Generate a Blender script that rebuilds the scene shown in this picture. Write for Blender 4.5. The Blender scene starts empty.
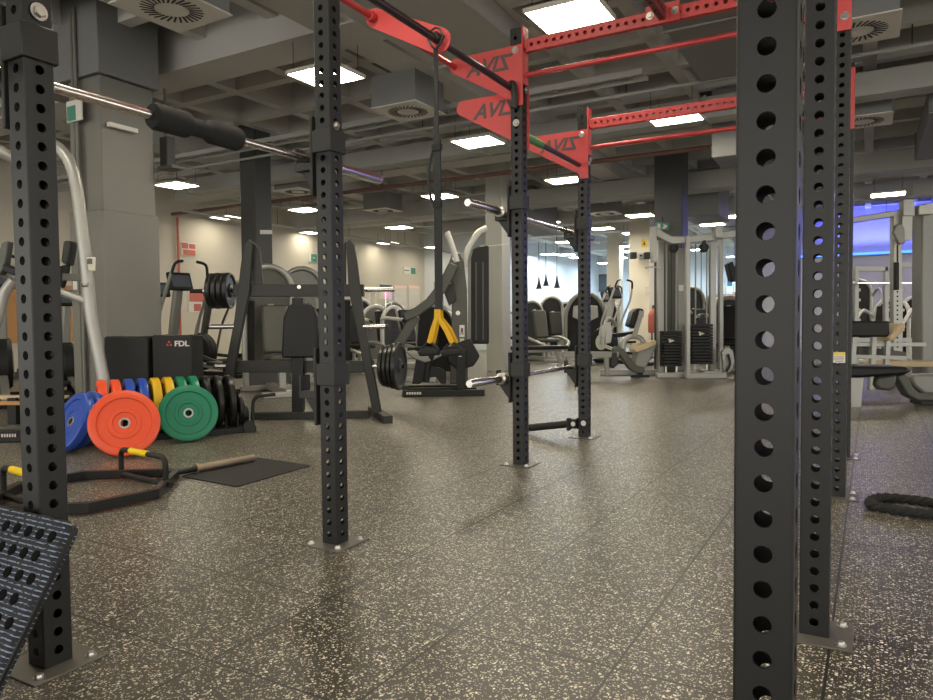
import bpy, bmesh, math, random
from math import sin, cos, pi, radians, sqrt, atan2, hypot
from mathutils import Vector, Matrix, Euler

random.seed(7)
scene = bpy.context.scene
COL = scene.collection
V = Vector

# ------------------------------------------------------------------ camera
FPX, TH, RO, HC = 707.0, radians(2.32), radians(-0.533), 0.94
PSI = radians(29.5)
SP, CP = sin(PSI), cos(PSI)

def ray(px, py):
    a = (px - 466.5) / FPX; b = (350 - py) / FPX
    x = a * cos(RO) - b * sin(RO); w = a * sin(RO) + b * cos(RO)
    return V((x, cos(TH) + w * sin(TH), -sin(TH) + w * cos(TH)))
def G(px, py, z=0.0):                 # point seen at a pixel on a horizontal plane
    r = ray(px, py); t = (z - HC) / r.z
    return V((r.x * t, r.y * t, z))
def AT(px, py, y):                    # point seen at a pixel at a given distance
    r = ray(px, py); t = y / r.y
    return V((r.x * t, y, HC + r.z * t))
def W(r, u, z=0.0):                   # room frame (right, along, up) to world
    return V((r * CP + u * SP, -r * SP + u * CP, z))
def RU(p):                            # world to room frame
    return (p[0] * CP - p[1] * SP, p[0] * SP + p[1] * CP)

cam_d = bpy.data.cameras.new('camera'); cam = bpy.data.objects.new('camera', cam_d); COL.objects.link(cam)
cam_d.sensor_width = 36; cam_d.sensor_fit = 'HORIZONTAL'; cam_d.lens = FPX / 933 * 36
cam_d.clip_start = 0.05; cam_d.clip_end = 200
fw = ray(466.5, 350).normalized()
up = (ray(466.5, 250) - ray(466.5, 350)); up = (up - fw * up.dot(fw)).normalized()
rt = fw.cross(up)
cam.matrix_world = Matrix(((rt.x, up.x, -fw.x, 0), (rt.y, up.y, -fw.y, 0), (rt.z, up.z, -fw.z, HC), (0, 0, 0, 1)))
scene.camera = cam

# ------------------------------------------------------------------ materials
def newmat(name):
    m = bpy.data.materials.new(name); m.use_nodes = True
    nt = m.node_tree; nt.nodes.clear()
    return m, nt, nt.nodes, nt.links
def mat(name, col, rough=0.5, metal=0.0, var=0.12, scale=14.0, bump=0.0, bscale=160.0, emit=0.0, spec=0.5):
    m, nt, N, L = newmat(name)
    out = N.new('ShaderNodeOutputMaterial'); b = N.new('ShaderNodeBsdfPrincipled')
    L.new(b.outputs[0], out.inputs[0])
    tc = N.new('ShaderNodeTexCoord'); nz = N.new('ShaderNodeTexNoise'); nz.inputs['Scale'].default_value = scale
    nz.inputs['Detail'].default_value = 4
    L.new(tc.outputs['Object'], nz.inputs['Vector'])
    mx = N.new('ShaderNodeMixRGB'); c = V(col[:3])
    mx.inputs[1].default_value = (*[max(0, x * (1 - var)) for x in c], 1); mx.inputs[2].default_value = (*[min(1, x * (1 + var)) for x in c], 1)
    L.new(nz.outputs['Fac'], mx.inputs[0]); L.new(mx.outputs[0], b.inputs['Base Color'])
    b.inputs['Roughness'].default_value = rough; b.inputs['Metallic'].default_value = metal
    b.inputs['Specular IOR Level'].default_value = spec
    if bump:
        n2 = N.new('ShaderNodeTexNoise'); n2.inputs['Scale'].default_value = bscale
        L.new(tc.outputs['Object'], n2.inputs['Vector'])
        bp = N.new('ShaderNodeBump'); bp.inputs['Strength'].default_value = bump; bp.inputs['Distance'].default_value = 0.004
        L.new(n2.outputs['Fac'], bp.inputs['Height']); L.new(bp.outputs[0], b.inputs['Normal'])
    if emit:
        b.inputs['Emission Color'].default_value = (*col[:3], 1); b.inputs['Emission Strength'].default_value = emit
    return m
def emat(name, col, s):
    m, nt, N, L = newmat(name)
    out = N.new('ShaderNodeOutputMaterial'); e = N.new('ShaderNodeEmission')
    e.inputs[0].default_value = (*col, 1); e.inputs[1].default_value = s
    L.new(e.outputs[0], out.inputs[0]); return m

M = {}
M['post'] = mat('dark_powder_coat', (0.017, 0.0175, 0.0165), 0.42, 0, 0.1, 6, 0.05, 400, spec=0.4)
M['plate_steel'] = mat('grey_base_steel', (0.17, 0.155, 0.14), 0.42, 0.45, 0.2, 20)
M['red'] = mat('red_powder_coat', (0.58, 0.070, 0.070), 0.42, 0, 0.06, 5)
M['redgloss'] = mat('red_gloss_tube', (0.52, 0.06, 0.065), 0.28, 0.2, 0.05, 5)
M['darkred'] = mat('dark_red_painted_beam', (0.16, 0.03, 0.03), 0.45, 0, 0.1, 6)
M['chrome'] = mat('satin_chrome', (0.72, 0.70, 0.66), 0.22, 1.0, 0.05, 30)
M['steel'] = mat('bright_zinc', (0.62, 0.60, 0.56), 0.3, 1.0, 0.1, 40)
M['bronze'] = mat('worn_bronze_sleeve', (0.30, 0.24, 0.175), 0.42, 0.7, 0.2, 20)
M['black'] = mat('black_paint', (0.011, 0.011, 0.0105), 0.4, 0, 0.15, 12, spec=0.3)
M['blackm'] = mat('matt_black_steel', (0.015, 0.015, 0.0145), 0.55, 0, 0.15, 12, spec=0.3)
M['vinyl'] = mat('black_vinyl', (0.010, 0.010, 0.010), 0.45, 0, 0.1, 20, 0.1, 300, spec=0.3)
M['foam'] = mat('black_foam', (0.018, 0.018, 0.018), 0.85, 0, 0.2, 60, 0.3, 500)
M['rubber'] = mat('black_rubber', (0.012, 0.012, 0.011), 0.34, 0, 0.2, 30, spec=0.4)
M['greyframe'] = mat('grey_machine_paint', (0.24, 0.24, 0.22), 0.38, 0.2, 0.06, 8)
M['silver'] = mat('silver_machine_paint', (0.37, 0.37, 0.345), 0.33, 0.35, 0.05, 8)
M['darkgrey'] = mat('dark_grey_machine_paint', (0.027, 0.027, 0.0235), 0.45, 0.0, 0.08, 8, spec=0.35)
M['midgrey'] = mat('mid_grey_machine_paint', (0.075, 0.076, 0.064), 0.42, 0.1, 0.08, 8)
M['white'] = mat('white_machine_paint', (0.60, 0.60, 0.565), 0.35, 0, 0.04, 8)
M['offwhite'] = mat('off_white_plastic', (0.6, 0.58, 0.5), 0.5, 0, 0.06, 8)
M['orange'] = mat('orange_rubber', (0.80, 0.085, 0.025), 0.36, 0, 0.06, 9)
M['orange_d'] = mat('orange_rubber_recess', (0.62, 0.062, 0.02), 0.4, 0, 0.06, 9)
M['blue'] = mat('blue_rubber', (0.022, 0.075, 0.40), 0.33, 0, 0.08, 9)
M['green'] = mat('green_rubber', (0.008, 0.20, 0.105), 0.36, 0, 0.08, 9)
M['yellow'] = mat('yellow_rubber', (0.70, 0.42, 0.012), 0.4, 0, 0.08, 9)
M['yelgrip'] = mat('yellow_grip', (0.85, 0.60, 0.0), 0.45, 0, 0.08, 60)
M['yelstrap'] = mat('yellow_webbing', (0.80, 0.46, 0.01), 0.6, 0, 0.12, 60, 0.2, 400)
M['strap'] = mat('black_webbing', (0.022, 0.024, 0.026), 0.7, 0, 0.15, 60, 0.3, 500)
M['greengrip'] = mat('green_grip', (0.08, 0.26, 0.06), 0.45, 0, 0.1, 30)
M['grip'] = mat('dark_knurled_bar', (0.075, 0.05, 0.055), 0.3, 0.6, 0.2, 60)
M['wood'] = mat('orange_wood', (0.52, 0.27, 0.09), 0.5, 0, 0.12, 6)
M['tan'] = mat('tan_wood_pad', (0.55, 0.43, 0.26), 0.5, 0, 0.1, 10)
M['wall'] = mat('beige_wall_paint', (0.60, 0.56, 0.47), 0.75, 0, 0.03, 1.5, 0.05, 60)
M['wallw'] = mat('white_wall_paint', (0.78, 0.83, 0.88), 0.75, 0, 0.03, 1.5)
M['wallb'] = mat('violet_wall_paint', (0.50, 0.50, 0.62), 0.75, 0, 0.04, 1.5)  # blue wash of the light strip tinted into the wall colour
M['column'] = mat('grey_column_cladding', (0.185, 0.182, 0.160), 0.5, 0, 0.05, 2.5)
M['columnl'] = mat('light_grey_column_cladding', (0.42, 0.425, 0.38), 0.5, 0, 0.04, 2.5)
M['columnd'] = mat('dark_column_cladding', (0.06, 0.062, 0.06), 0.5, 0, 0.08, 2.5)
M['columnw'] = mat('cream_column_paint', (0.66, 0.62, 0.52), 0.6, 0, 0.04, 2.5)
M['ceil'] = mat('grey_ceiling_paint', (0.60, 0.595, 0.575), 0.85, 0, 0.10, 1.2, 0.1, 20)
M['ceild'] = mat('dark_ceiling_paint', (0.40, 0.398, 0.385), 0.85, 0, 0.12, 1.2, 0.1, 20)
M['duct'] = mat('painted_duct', (0.42, 0.42, 0.40), 0.6, 0.0, 0.08, 1.6)
M['ductd'] = mat('dark_painted_duct', (0.21, 0.212, 0.21), 0.6, 0.0, 0.08, 1.6)
M['vent'] = mat('vent_panel_paint', (0.75, 0.73, 0.67), 0.55, 0, 0.04, 6)
M['pipe'] = mat('red_brown_pipe', (0.15, 0.075, 0.06), 0.5, 0, 0.1, 6)
M['signred'] = mat('sign_red', (0.50, 0.13, 0.09), 0.5, 0, 0.1, 20)
M['signgreen'] = mat('sign_green', (0.06, 0.26, 0.19), 0.5, 0, 0.1, 20, emit=0.0)
M['signyel'] = mat('sign_yellow', (0.75, 0.55, 0.06), 0.5, 0, 0.1, 20)
M['paper'] = mat('white_paper', (0.72, 0.70, 0.64), 0.6, 0, 0.04, 20)
M['pbluep'] = mat('blue_poster', (0.08, 0.25, 0.50), 0.5, 0, 0.35, 5, emit=0.25)
M['ppink'] = mat('pink_panel', (0.70, 0.36, 0.55), 0.5, 0, 0.25, 2, emit=0.3)
M['screen'] = emat('lit_screen', (0.45, 0.75, 0.95), 1.3)
M['salmon'] = mat('salmon_panel', (0.72, 0.38, 0.30), 0.5, 0, 0.15, 4, emit=0.3)
M['glassd'] = mat('dark_window_glass', (0.10, 0.12, 0.14), 0.15, 0, 0.2, 3)
M['lamp'] = emat('led_panel', (1.0, 0.90, 0.70), 26.0)
M['led'] = emat('blue_led', (0.05, 0.16, 1.0), 2.5)
M['lampcool'] = emat('cool_led_panel', (0.72, 0.88, 1.0), 42.0)
M['lampdim'] = emat('led_panel_dim', (1.0, 0.90, 0.70), 8.5)
M['pend'] = mat('dark_pendant', (0.03, 0.03, 0.03), 0.5)
M['logo'] = mat('pale_lettering', (0.62, 0.56, 0.52), 0.5)
M['logored'] = mat('red_lettering', (0.55, 0.05, 0.04), 0.5)
M['letter'] = mat('dark_cut_lettering', (0.10, 0.075, 0.075), 0.6)

def floor_material():
    m, nt, N, L = newmat('speckled_rubber_tiles')
    out = N.new('ShaderNodeOutputMaterial'); b = N.new('ShaderNodeBsdfPrincipled'); L.new(b.outputs[0], out.inputs[0])
    tc = N.new('ShaderNodeTexCoord')
    def math_(op, a, bb=None, c=None):
        n = N.new('ShaderNodeMath'); n.operation = op
        for i, x in enumerate((a, bb, c)):
            if x is None: continue
            if isinstance(x, (int, float)): n.inputs[i].default_value = x
            else: L.new(x, n.inputs[i])
        return n.outputs[0]
    sp = N.new('ShaderNodeSeparateXYZ'); L.new(tc.outputs['Object'], sp.inputs[0])
    def seam(o):
        f = math_('FRACT', math_('DIVIDE', o, 0.5))
        d = math_('MINIMUM', f, math_('SUBTRACT', 1.0, f))
        return d
    d = math_('MINIMUM', seam(sp.outputs[0]), seam(sp.outputs[1]))
    seamf = math_('MINIMUM', math_('MULTIPLY', math_('SUBTRACT', 0.0100, d), 260.0), 1.0)
    seamf = math_('MAXIMUM', seamf, 0.0)
    # warped coordinates make the flecks irregular
    wn = N.new('ShaderNodeTexNoise'); wn.inputs['Scale'].default_value = 90; L.new(tc.outputs['Object'], wn.inputs['Vector'])
    va = N.new('ShaderNodeVectorMath'); va.operation = 'MULTIPLY_ADD'
    L.new(wn.outputs['Color'], va.inputs[0]); va.inputs[1].default_value = (0.012, 0.012, 0); L.new(tc.outputs['Object'], va.inputs[2])
    def flecks(scale, thr, rad):
        vo = N.new('ShaderNodeTexVoronoi'); vo.inputs['Scale'].default_value = scale; vo.voronoi_dimensions = '2D'
        L.new(va.outputs[0], vo.inputs['Vector'])
        s2 = N.new('ShaderNodeSeparateColor'); L.new(vo.outputs['Color'], s2.inputs[0])
        on = math_('GREATER_THAN', s2.outputs[0], thr)
        r = math_('MULTIPLY', s2.outputs[1], rad)
        near = math_('LESS_THAN', vo.outputs['Distance'], math_('ADD', r, 0.12))
        return math_('MULTIPLY', on, near), s2.outputs[2]
    f1, c1 = flecks(95, 0.72, 0.32)
    f2, c2 = flecks(180, 0.72, 0.36)
    fl = math_('MAXIMUM', f1, f2)
    nz = N.new('ShaderNodeTexNoise'); nz.inputs['Scale'].default_value = 1.3; nz.inputs['Detail'].default_value = 5
    L.new(tc.outputs['Object'], nz.inputs['Vector'])
    # tile-to-tile tone
    snx = math_('FLOOR', math_('DIVIDE', sp.outputs[0], 0.5)); sny = math_('FLOOR', math_('DIVIDE', sp.outputs[1], 0.5))
    cb = N.new('ShaderNodeCombineXYZ'); L.new(snx, cb.inputs[0]); L.new(sny, cb.inputs[1])
    wn2 = N.new('ShaderNodeTexWhiteNoise'); L.new(cb.outputs[0], wn2.inputs['Vector'])
    tone = math_('ADD', math_('MULTIPLY', wn2.outputs['Value'], 0.25), math_('MULTIPLY', nz.outputs['Fac'], 0.5))
    base = N.new('ShaderNodeMixRGB'); base.inputs[1].default_value = (0.038, 0.033, 0.025, 1); base.inputs[2].default_value = (0.080, 0.070, 0.054, 1)
    L.new(tone, base.inputs[0])
    fc = N.new('ShaderNodeMixRGB'); fc.inputs[1].default_value = (0.48, 0.43, 0.33, 1); fc.inputs[2].default_value = (0.95, 0.90, 0.76, 1)
    L.new(c1, fc.inputs[0])
    mx = N.new('ShaderNodeMixRGB'); L.new(fl, mx.inputs[0]); L.new(base.outputs[0], mx.inputs[1]); L.new(fc.outputs[0], mx.inputs[2])
    m2 = N.new('ShaderNodeMixRGB'); L.new(seamf, m2.inputs[0]); L.new(mx.outputs[0], m2.inputs[1]); m2.inputs[2].default_value = (0.012, 0.011, 0.010, 1)
    L.new(m2.outputs[0], b.inputs['Base Color'])
    n3 = N.new('ShaderNodeTexNoise'); n3.inputs['Scale'].default_value = 220; L.new(tc.outputs['Object'], n3.inputs['Vector'])
    bp = N.new('ShaderNodeBump'); bp.inputs['Strength'].default_value = 0.12; bp.inputs['Distance'].default_value = 0.003
    L.new(math_('SUBTRACT', n3.outputs['Fac'], math_('MULTIPLY', seamf, 2.0)), bp.inputs['Height'])
    L.new(bp.outputs[0], b.inputs['Normal'])
    b.inputs['Roughness'].default_value = 0.36; b.inputs['Specular IOR Level'].default_value = 0.6
    return m
M['floor'] = floor_material()

def pad_material():            # dark textile with pale blue dashes and black round dimples
    m, nt, N, L = newmat('dimpled_blue_flecked_mat')
    out = N.new('ShaderNodeOutputMaterial'); b = N.new('ShaderNodeBsdfPrincipled'); L.new(b.outputs[0], out.inputs[0])
    tc = N.new('ShaderNodeTexCoord'); mp = N.new('ShaderNodeMapping'); L.new(tc.outputs['Object'], mp.inputs['Vector'])
    mp.inputs['Scale'].default_value = (40, 1, 170)
    nz = N.new('ShaderNodeTexNoise'); nz.inputs['Scale'].default_value = 1.6; nz.inputs['Detail'].default_value = 2
    L.new(mp.outputs[0], nz.inputs['Vector'])
    wv = N.new('ShaderNodeTexWave'); wv.wave_type = 'BANDS'; wv.bands_direction = 'Z'; wv.inputs['Scale'].default_value = 27
    L.new(tc.outputs['Object'], wv.inputs['Vector'])
    a = N.new('ShaderNodeMath'); a.operation = 'GREATER_THAN'; a.inputs[1].default_value = 0.47; L.new(nz.outputs['Fac'], a.inputs[0])
    c = N.new('ShaderNodeMath'); c.operation = 'GREATER_THAN'; c.inputs[1].default_value = 0.80; L.new(wv.outputs['Fac'], c.inputs[0])
    d = N.new('ShaderNodeMath'); d.operation = 'MULTIPLY'; L.new(a.outputs[0], d.inputs[0]); L.new(c.outputs[0], d.inputs[1])
    mx = N.new('ShaderNodeMixRGB'); mx.inputs[1].default_value = (0.014, 0.016, 0.022, 1); mx.inputs[2].default_value = (0.24, 0.30, 0.42, 1)
    L.new(d.outputs[0], mx.inputs[0]); L.new(mx.outputs[0], b.inputs['Base Color'])
    b.inputs['Roughness'].default_value = 0.75
    return m
M['pad'] = pad_material()
M['dimpleblack'] = mat('black_dimple', (0.006, 0.006, 0.006), 0.9, 0, 0.1, 30, spec=0.1)

# ------------------------------------------------------------------ mesh helpers
class MB:
    def __init__(s): s.v = []; s.f = []
    def add(s, vs, fs):
        o = len(s.v); s.v += [tuple(p) for p in vs]; s.f += [tuple(i + o for i in f) for f in fs]; return s
    def box(s, c, d, R=None):
        c = V(c); h = V(d) / 2; vs = []
        for z in (-1, 1):
            for y in (-1, 1):
                for x in (-1, 1):
                    p = V((x * h.x, y * h.y, z * h.z))
                    if R is not None: p = R @ p
                    vs.append(c + p)
        return s.add(vs, [(0, 2, 3, 1), (4, 5, 7, 6), (0, 1, 5, 4), (2, 6, 7, 3), (0, 4, 6, 2), (1, 3, 7, 5)])
    def bar(s, p0, p1, w, h, upv=(0, 0, 1)):
        p0 = V(p0); p1 = V(p1); d = p1 - p0; L = d.length; d.normalize()
        u = V(upv)
        if abs(d.dot(u)) > 0.98: u = V((0, 1, 0))
        x = d.cross(u).normalized(); z = x.cross(d).normalized()
        R = Matrix((x, d, z)).transposed()
        return s.box((p0 + p1) / 2, (w, L, h), R)
    def ring(s, pts, r, n=10, closed=False, caps=True, flat=None):
        pts = [V(p) for p in pts]; k = len(pts); rs = r if isinstance(r, (list, tuple)) else [r] * k
        T = []
        for i in range(k):
            if closed: t = pts[(i + 1) % k] - pts[i - 1]
            else: t = pts[min(i + 1, k - 1)] - pts[max(i - 1, 0)]
            T.append(t.normalized())
        a = V((0, 0, 1)) if abs(T[0].z) < 0.9 else V((0, 1, 0))
        x = (a - T[0] * a.dot(T[0])).normalized(); vs = []; fs = []
        for i in range(k):
            x = (x - T[i] * x.dot(T[i])).normalized(); y = T[i].cross(x)
            for j in range(n):
                an = 2 * pi * j / n
                if flat: vs.append(pts[i] + x * cos(an) * rs[i] * flat[0] + y * sin(an) * rs[i] * flat[1])
                else: vs.append(pts[i] + (x * cos(an) + y * sin(an)) * rs[i])
        for i in range(k if closed else k - 1):
            for j in range(n):
                i2 = (i + 1) % k
                fs.append((i * n + j, i * n + (j + 1) % n, i2 * n + (j + 1) % n, i2 * n + j))
        if caps and not closed:
            fs.append(tuple(range(n - 1, -1, -1))); fs.append(tuple((k - 1) * n + j for j in range(n)))
        return s.add(vs, fs)
    tube = ring
    def cyl(s, p0, p1, r, r2=None, n=16):
        return s.ring([p0, p1], [r, r if r2 is None else r2], n)
    def lathe(s, prof, c, axis, n=32, closed=False):
        c = V(c); a = V(axis).normalized(); t = V((0, 0, 1)) if abs(a.z) < 0.9 else V((1, 0, 0))
        x = (t - a * t.dot(a)).normalized(); y = a.cross(x); vs = []; fs = []; k = len(prof)
        for r, h in prof:
            for j in range(n):
                an = 2 * pi * j / n; vs.append(c + a * h + (x * cos(an) + y * sin(an)) * r)
        for i in range(k if closed else k - 1):
            i2 = (i + 1) % k
            for j in range(n):
                fs.append((i * n + j, i * n + (j + 1) % n, i2 * n + (j + 1) % n, i2 * n + j))
        if not closed:
            if prof[0][0] > 1e-5: fs.append(tuple(range(n - 1, -1, -1)))
            if prof[-1][0] > 1e-5: fs.append(tuple((k - 1) * n + j for j in range(n)))
        return s.add(vs, fs)
    def prism(s, pts, ext):                        # polygon (3-D points) pushed along ext
        pts = [V(p) for p in pts]; e = V(ext); n = len(pts)
        return s.add(pts + [p + e for p in pts], [tuple(range(n - 1, -1, -1)), tuple(range(n, 2 * n))] + [(i, (i + 1) % n, n + (i + 1) % n, n + i) for i in range(n)])
    def sphere(s, c, r, n=12, sq=(1, 1, 1)):
        c = V(c); prof = []
        vs = []; fs = []; m = n // 2
        for i in range(m + 1):
            th = pi * i / m
            for j in range(n):
                ph = 2 * pi * j / n
                vs.append(c + V((r * sin(th) * cos(ph) * sq[0], r * sin(th) * sin(ph) * sq[1], r * cos(th) * sq[2])))
        for i in range(m):
            for j in range(n):
                fs.append((i * n + j, i * n + (j + 1) % n, (i + 1) * n + (j + 1) % n, (i + 1) * n + j))
        return s.add(vs, fs)
    def build(s, name, m, parent=None, bevel=0.0, smooth=True, seg=2, sub=0):
        me = bpy.data.meshes.new(name); me.from_pydata(s.v, [], s.f); me.validate()
        bm = bmesh.new(); bm.from_mesh(me)
        bmesh.ops.remove_doubles(bm, verts=bm.verts, dist=1e-5)
        bmesh.ops.recalc_face_normals(bm, faces=bm.faces); bm.to_mesh(me); bm.free()
        if smooth:
            me.polygons.foreach_set('use_smooth', [True] * len(me.polygons)); me.set_sharp_from_angle(angle=radians(38))
        me.materials.append(M[m] if isinstance(m, str) else m)
        o = bpy.data.objects.new(name, me); COL.objects.link(o)
        if parent is not None: o.parent = parent
        if bevel:
            md = o.modifiers.new('bevel', 'BEVEL'); md.width = bevel; md.segments = seg; md.limit_method = 'ANGLE'; md.angle_limit = radians(40)
        return o

def fillet(pts, r, n=6):
    pts = [V(p) for p in pts]; out = [pts[0]]
    for i in range(1, len(pts) - 1):
        a, b, c = pts[i - 1], pts[i], pts[i + 1]
        d1 = (a - b); d2 = (c - b); l = min(r, d1.length * 0.49, d2.length * 0.49)
        p = b + d1.normalized() * l; q = b + d2.normalized() * l
        for k in range(n + 1):
            t = k / n; out.append(p * (1 - t) ** 2 + b * 2 * t * (1 - t) + q * t * t)
    out.append(pts[-1]); return out
def smooth_path(pts, n=6):
    pts = [V(p) for p in pts]; out = []
    for i in range(len(pts) - 1):
        p0 = pts[max(i - 1, 0)]; p1 = pts[i]; p2 = pts[i + 1]; p3 = pts[min(i + 2, len(pts) - 1)]
        for k in range(n):
            t = k / n
            out.append(0.5 * ((2 * p1) + (p2 - p0) * t + (2 * p0 - 5 * p1 + 4 * p2 - p3) * t * t + (3 * p1 - p0 - 3 * p2 + p3) * t ** 3))
    out.append(pts[-1]); return out

def tag(o, label, cat, group=None, kind=None):
    o['label'] = label; o['category'] = cat
    if group: o['group'] = group
    if kind: o['kind'] = kind
    return o
def thing(name, label, cat, loc=(0, 0, 0), rotz=0.0, group=None, rot=None):
    o = bpy.data.objects.new(name, None); COL.objects.link(o); o.empty_display_size = 0.1
    o.location = loc; o.rotation_euler = rot if rot is not None else (0, 0, rotz)
    return tag(o, label, cat, group)
def struct(o): o['kind'] = 'structure'; return o
def copy_tree(o, parent=None):
    c = o.copy(); COL.objects.link(c)
    if parent is not None: c.parent = parent
    for ch in list(o.children): copy_tree(ch, c)
    return c

def text_mesh(txt, size, thick, name, m, parent, mtx, shear=0.0, sx=1.0):
    cu = bpy.data.curves.new(name, 'FONT'); cu.body = txt; cu.size = size; cu.extrude = thick; cu.align_x = 'CENTER'; cu.align_y = 'CENTER'; cu.shear = shear
    cu.offset = size * 0.03
    to = bpy.data.objects.new(name, cu); COL.objects.link(to)
    dg = bpy.context.evaluated_depsgraph_get(); me = bpy.data.meshes.new_from_object(to.evaluated_get(dg))
    bpy.data.objects.remove(to); bpy.data.curves.remove(cu)
    me.transform(mtx @ Matrix.Diagonal((sx, 1, 1, 1)))
    me.materials.clear(); me.materials.append(M[m])
    o = bpy.data.objects.new(name, me); COL.objects.link(o)
    if parent is not None: o.parent = parent
    return o

# square tube with a row of round holes through all four sides, along +Z from z0
def holed_tube(mb, length, first=0.04, pitch=0.0508, s=0.08, rad=0.0128, th=0.004, last=None, mtx=Matrix()):
    h = s / 2; cr = 0.005; fl = h - cr; n = 16
    for q in range(4):
        Rq = Matrix.Rotation(q * pi / 2, 4, 'Z')
        zs = []; z = first
        while z + pitch / 2 < length - 0.002: zs.append(z); z += pitch
        z_lo = 0.0
        def P(x, y, z): return mtx @ (Rq @ V((x, y, z)))
        def quad(x0, x1, y, za, zb): mb.add([P(x0, y, za), P(x1, y, za), P(x1, y, zb), P(x0, y, zb)], [(0, 1, 2, 3)])
        for y, w in ((-h, fl), (-h + th, h - th)):
            quad(-w, w, y, 0, zs[0] - pitch / 2); quad(-w, w, y, zs[-1] + pitch / 2, length)
        for z in zs:
            rings = []
            for y, w in ((-h, fl), (-h + th, h - th)):
                ci = []; bo = []
                for k in range(n):
                    a = 2 * pi * k / n; cx, cz = cos(a), sin(a)
                    ci.append(P(rad * cx, y, z + rad * cz))
                    if k in (2, 6, 10, 14): bx, bz = math.copysign(w, cx), math.copysign(pitch / 2, cz)
                    else:
                        t = min(w / abs(cx) if abs(cx) > 1e-6 else 1e9, (pitch / 2) / abs(cz) if abs(cz) > 1e-6 else 1e9)
                        bx, bz = cx * t, cz * t
                    bo.append(P(bx, y, z + bz))
                mb.add(ci + bo, [(k, (k + 1) % n, n + (k + 1) % n, n + k) for k in range(n)])
                rings.append(ci)
            mb.add(rings[0] + rings[1], [(k, (k + 1) % n, n + (k + 1) % n, n + k) for k in range(n)])
        for k in range(3):                                     # rounded corner
            a0 = pi / 2 * k / 3; a1 = pi / 2 * (k + 1) / 3
            x0, y0 = fl + cr * sin(a0), -fl - cr * cos(a0); x1, y1 = fl + cr * sin(a1), -fl - cr * cos(a1)
            mb.add([P(x0, y0, 0), P(x1, y1, 0), P(x1, y1, length), P(x0, y0, length)], [(0, 1, 2, 3)])
        mb.add([P(-fl, -h, length), P(fl, -h, length), P(h - th, -h + th, length), P(-h + th, -h + th, length)], [(0, 1, 2, 3)])

def bolt(parent, p, axis, r=0.014, name='bolt', m='steel', washer=True):
    a = V(axis).normalized(); mb = MB()
    if washer: mb.lathe([(r * 1.35, 0), (r * 1.35, 0.003)], p, a, 16)
    mb.lathe([(r, 0.0), (r, 0.009), (r * 0.8, 0.012)], p, a, 6)
    return mb.build(name, m, parent)
# ================================================================== ROOM
fl = MB(); fl.add([(-20, -12, 0), (22, -12, 0), (22, 40, 0), (-20, 40, 0)], [(0, 1, 2, 3)])
o = struct(fl.build('floor', 'floor', smooth=False)); o.location = (-0.0432, 2.1235, 0); o.rotation_euler = (0, 0, -radians(29.85))

RZ = -PSI
def room(name, mb, m, **k):
    o = mb.build(name, m, **k); o.rotation_euler = (0, 0, RZ); return struct(o)
def rbox(r0, r1, u0, u1, z0, z1): return MB().box(((r0 + r1) / 2, (u0 + u1) / 2, (z0 + z1) / 2), (abs(r1 - r0), abs(u1 - u0), z1 - z0))
ZC = 4.25
room('wall_left', rbox(-13.3, -13.1, -3, 20.3, 0, ZC), 'wall')
room('wall_back_left', rbox(-13.3, -10.6, 20.3, 20.5, 0, ZC), 'wallw')
room('wall_recess', rbox(-10.8, -10.6, 20.5, 31, 0, ZC), 'wallw')
room('wall_back', rbox(-10.8, -3.2, 31, 31.2, 0, ZC), 'wallw')
room('wall_return', rbox(-3.4, -3.2, 22.2, 31, 0, ZC), 'wall')
room('wall_back_right', rbox(-3.4, 16, 22, 22.2, 0, ZC), 'wallb')
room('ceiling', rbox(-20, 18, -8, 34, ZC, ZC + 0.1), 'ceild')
room('baseboard_left', rbox(-13.1, -13.08, -3, 20.3, 0, 0.12), 'columnd')
# waffle ribs
mb = MB()
for i in range(30):
    r = -13 + i * 1.0; mb.box((r, 12.5, ZC - 0.19), (0.14, 41, 0.38))
for i in range(42):
    u = -7.5 + i * 1.0; mb.box((1.5, u, ZC - 0.192), (31, 0.14, 0.376))
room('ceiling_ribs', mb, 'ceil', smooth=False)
mb = MB()
for u in (5.36, 10.6, 15.9, 21.2, 26.5): mb.box((1.5 if u < 20 else -8.3, u, ZC - 0.31), (31 if u < 20 else 10, 0.48, 0.62))
for r in (-9.6, -4.3, 1.6, 7.0): mb.box((r, 13, ZC - 0.30), (0.42, 40, 0.60))
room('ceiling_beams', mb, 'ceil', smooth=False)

def rthing(name, label, cat, r, u, z=0, group=None, turn=0.0): return thing(name, label, cat, W(r, u, z), RZ + turn, group)

# columns
def column(name, r0, r1, u0, u1, z1, m, extra=None, ex_z=(0, 2.3), exm=None, mm=0.03):
    o = room(name, rbox(r0, r1, u0, u1, 0, z1), m, bevel=0.012)
    if extra:
        e = rbox(r0 - mm, r1 + mm, u0 - mm, u1 + mm, ex_z[0], ex_z[1]); room(extra, e, exm, bevel=0.012)
pc = G(109.5, 421.5); rc, uc = RU(pc)
column('column_front_left', rc - 0.50, rc + 0.0, uc, uc + 0.58, 3.33, 'column', 'column_cladding_front_left', (0, 2.05), 'column', 0.02)
def col_at(px, y, w, name, m, **k):
    p = AT(px, 321, y); r, u = RU(p); column(name, r - w / 2, r + w / 2, u - w / 2, u + w / 2, 4.2, m, **k)
col_at(258.5, 11.0, 0.33, 'column_behind_bench', 'columnd')
col_at(498.5, 13.2, 0.34, 'column_centre', 'columnl')
col_at(671, 12.6, 0.48, 'column_behind_cable_tower', 'columnd')
col_at(642, 19.3, 0.56, 'column_cream', 'columnw')
col_at(615, 23.0, 0.42, 'column_far_cream', 'columnw')

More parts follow.
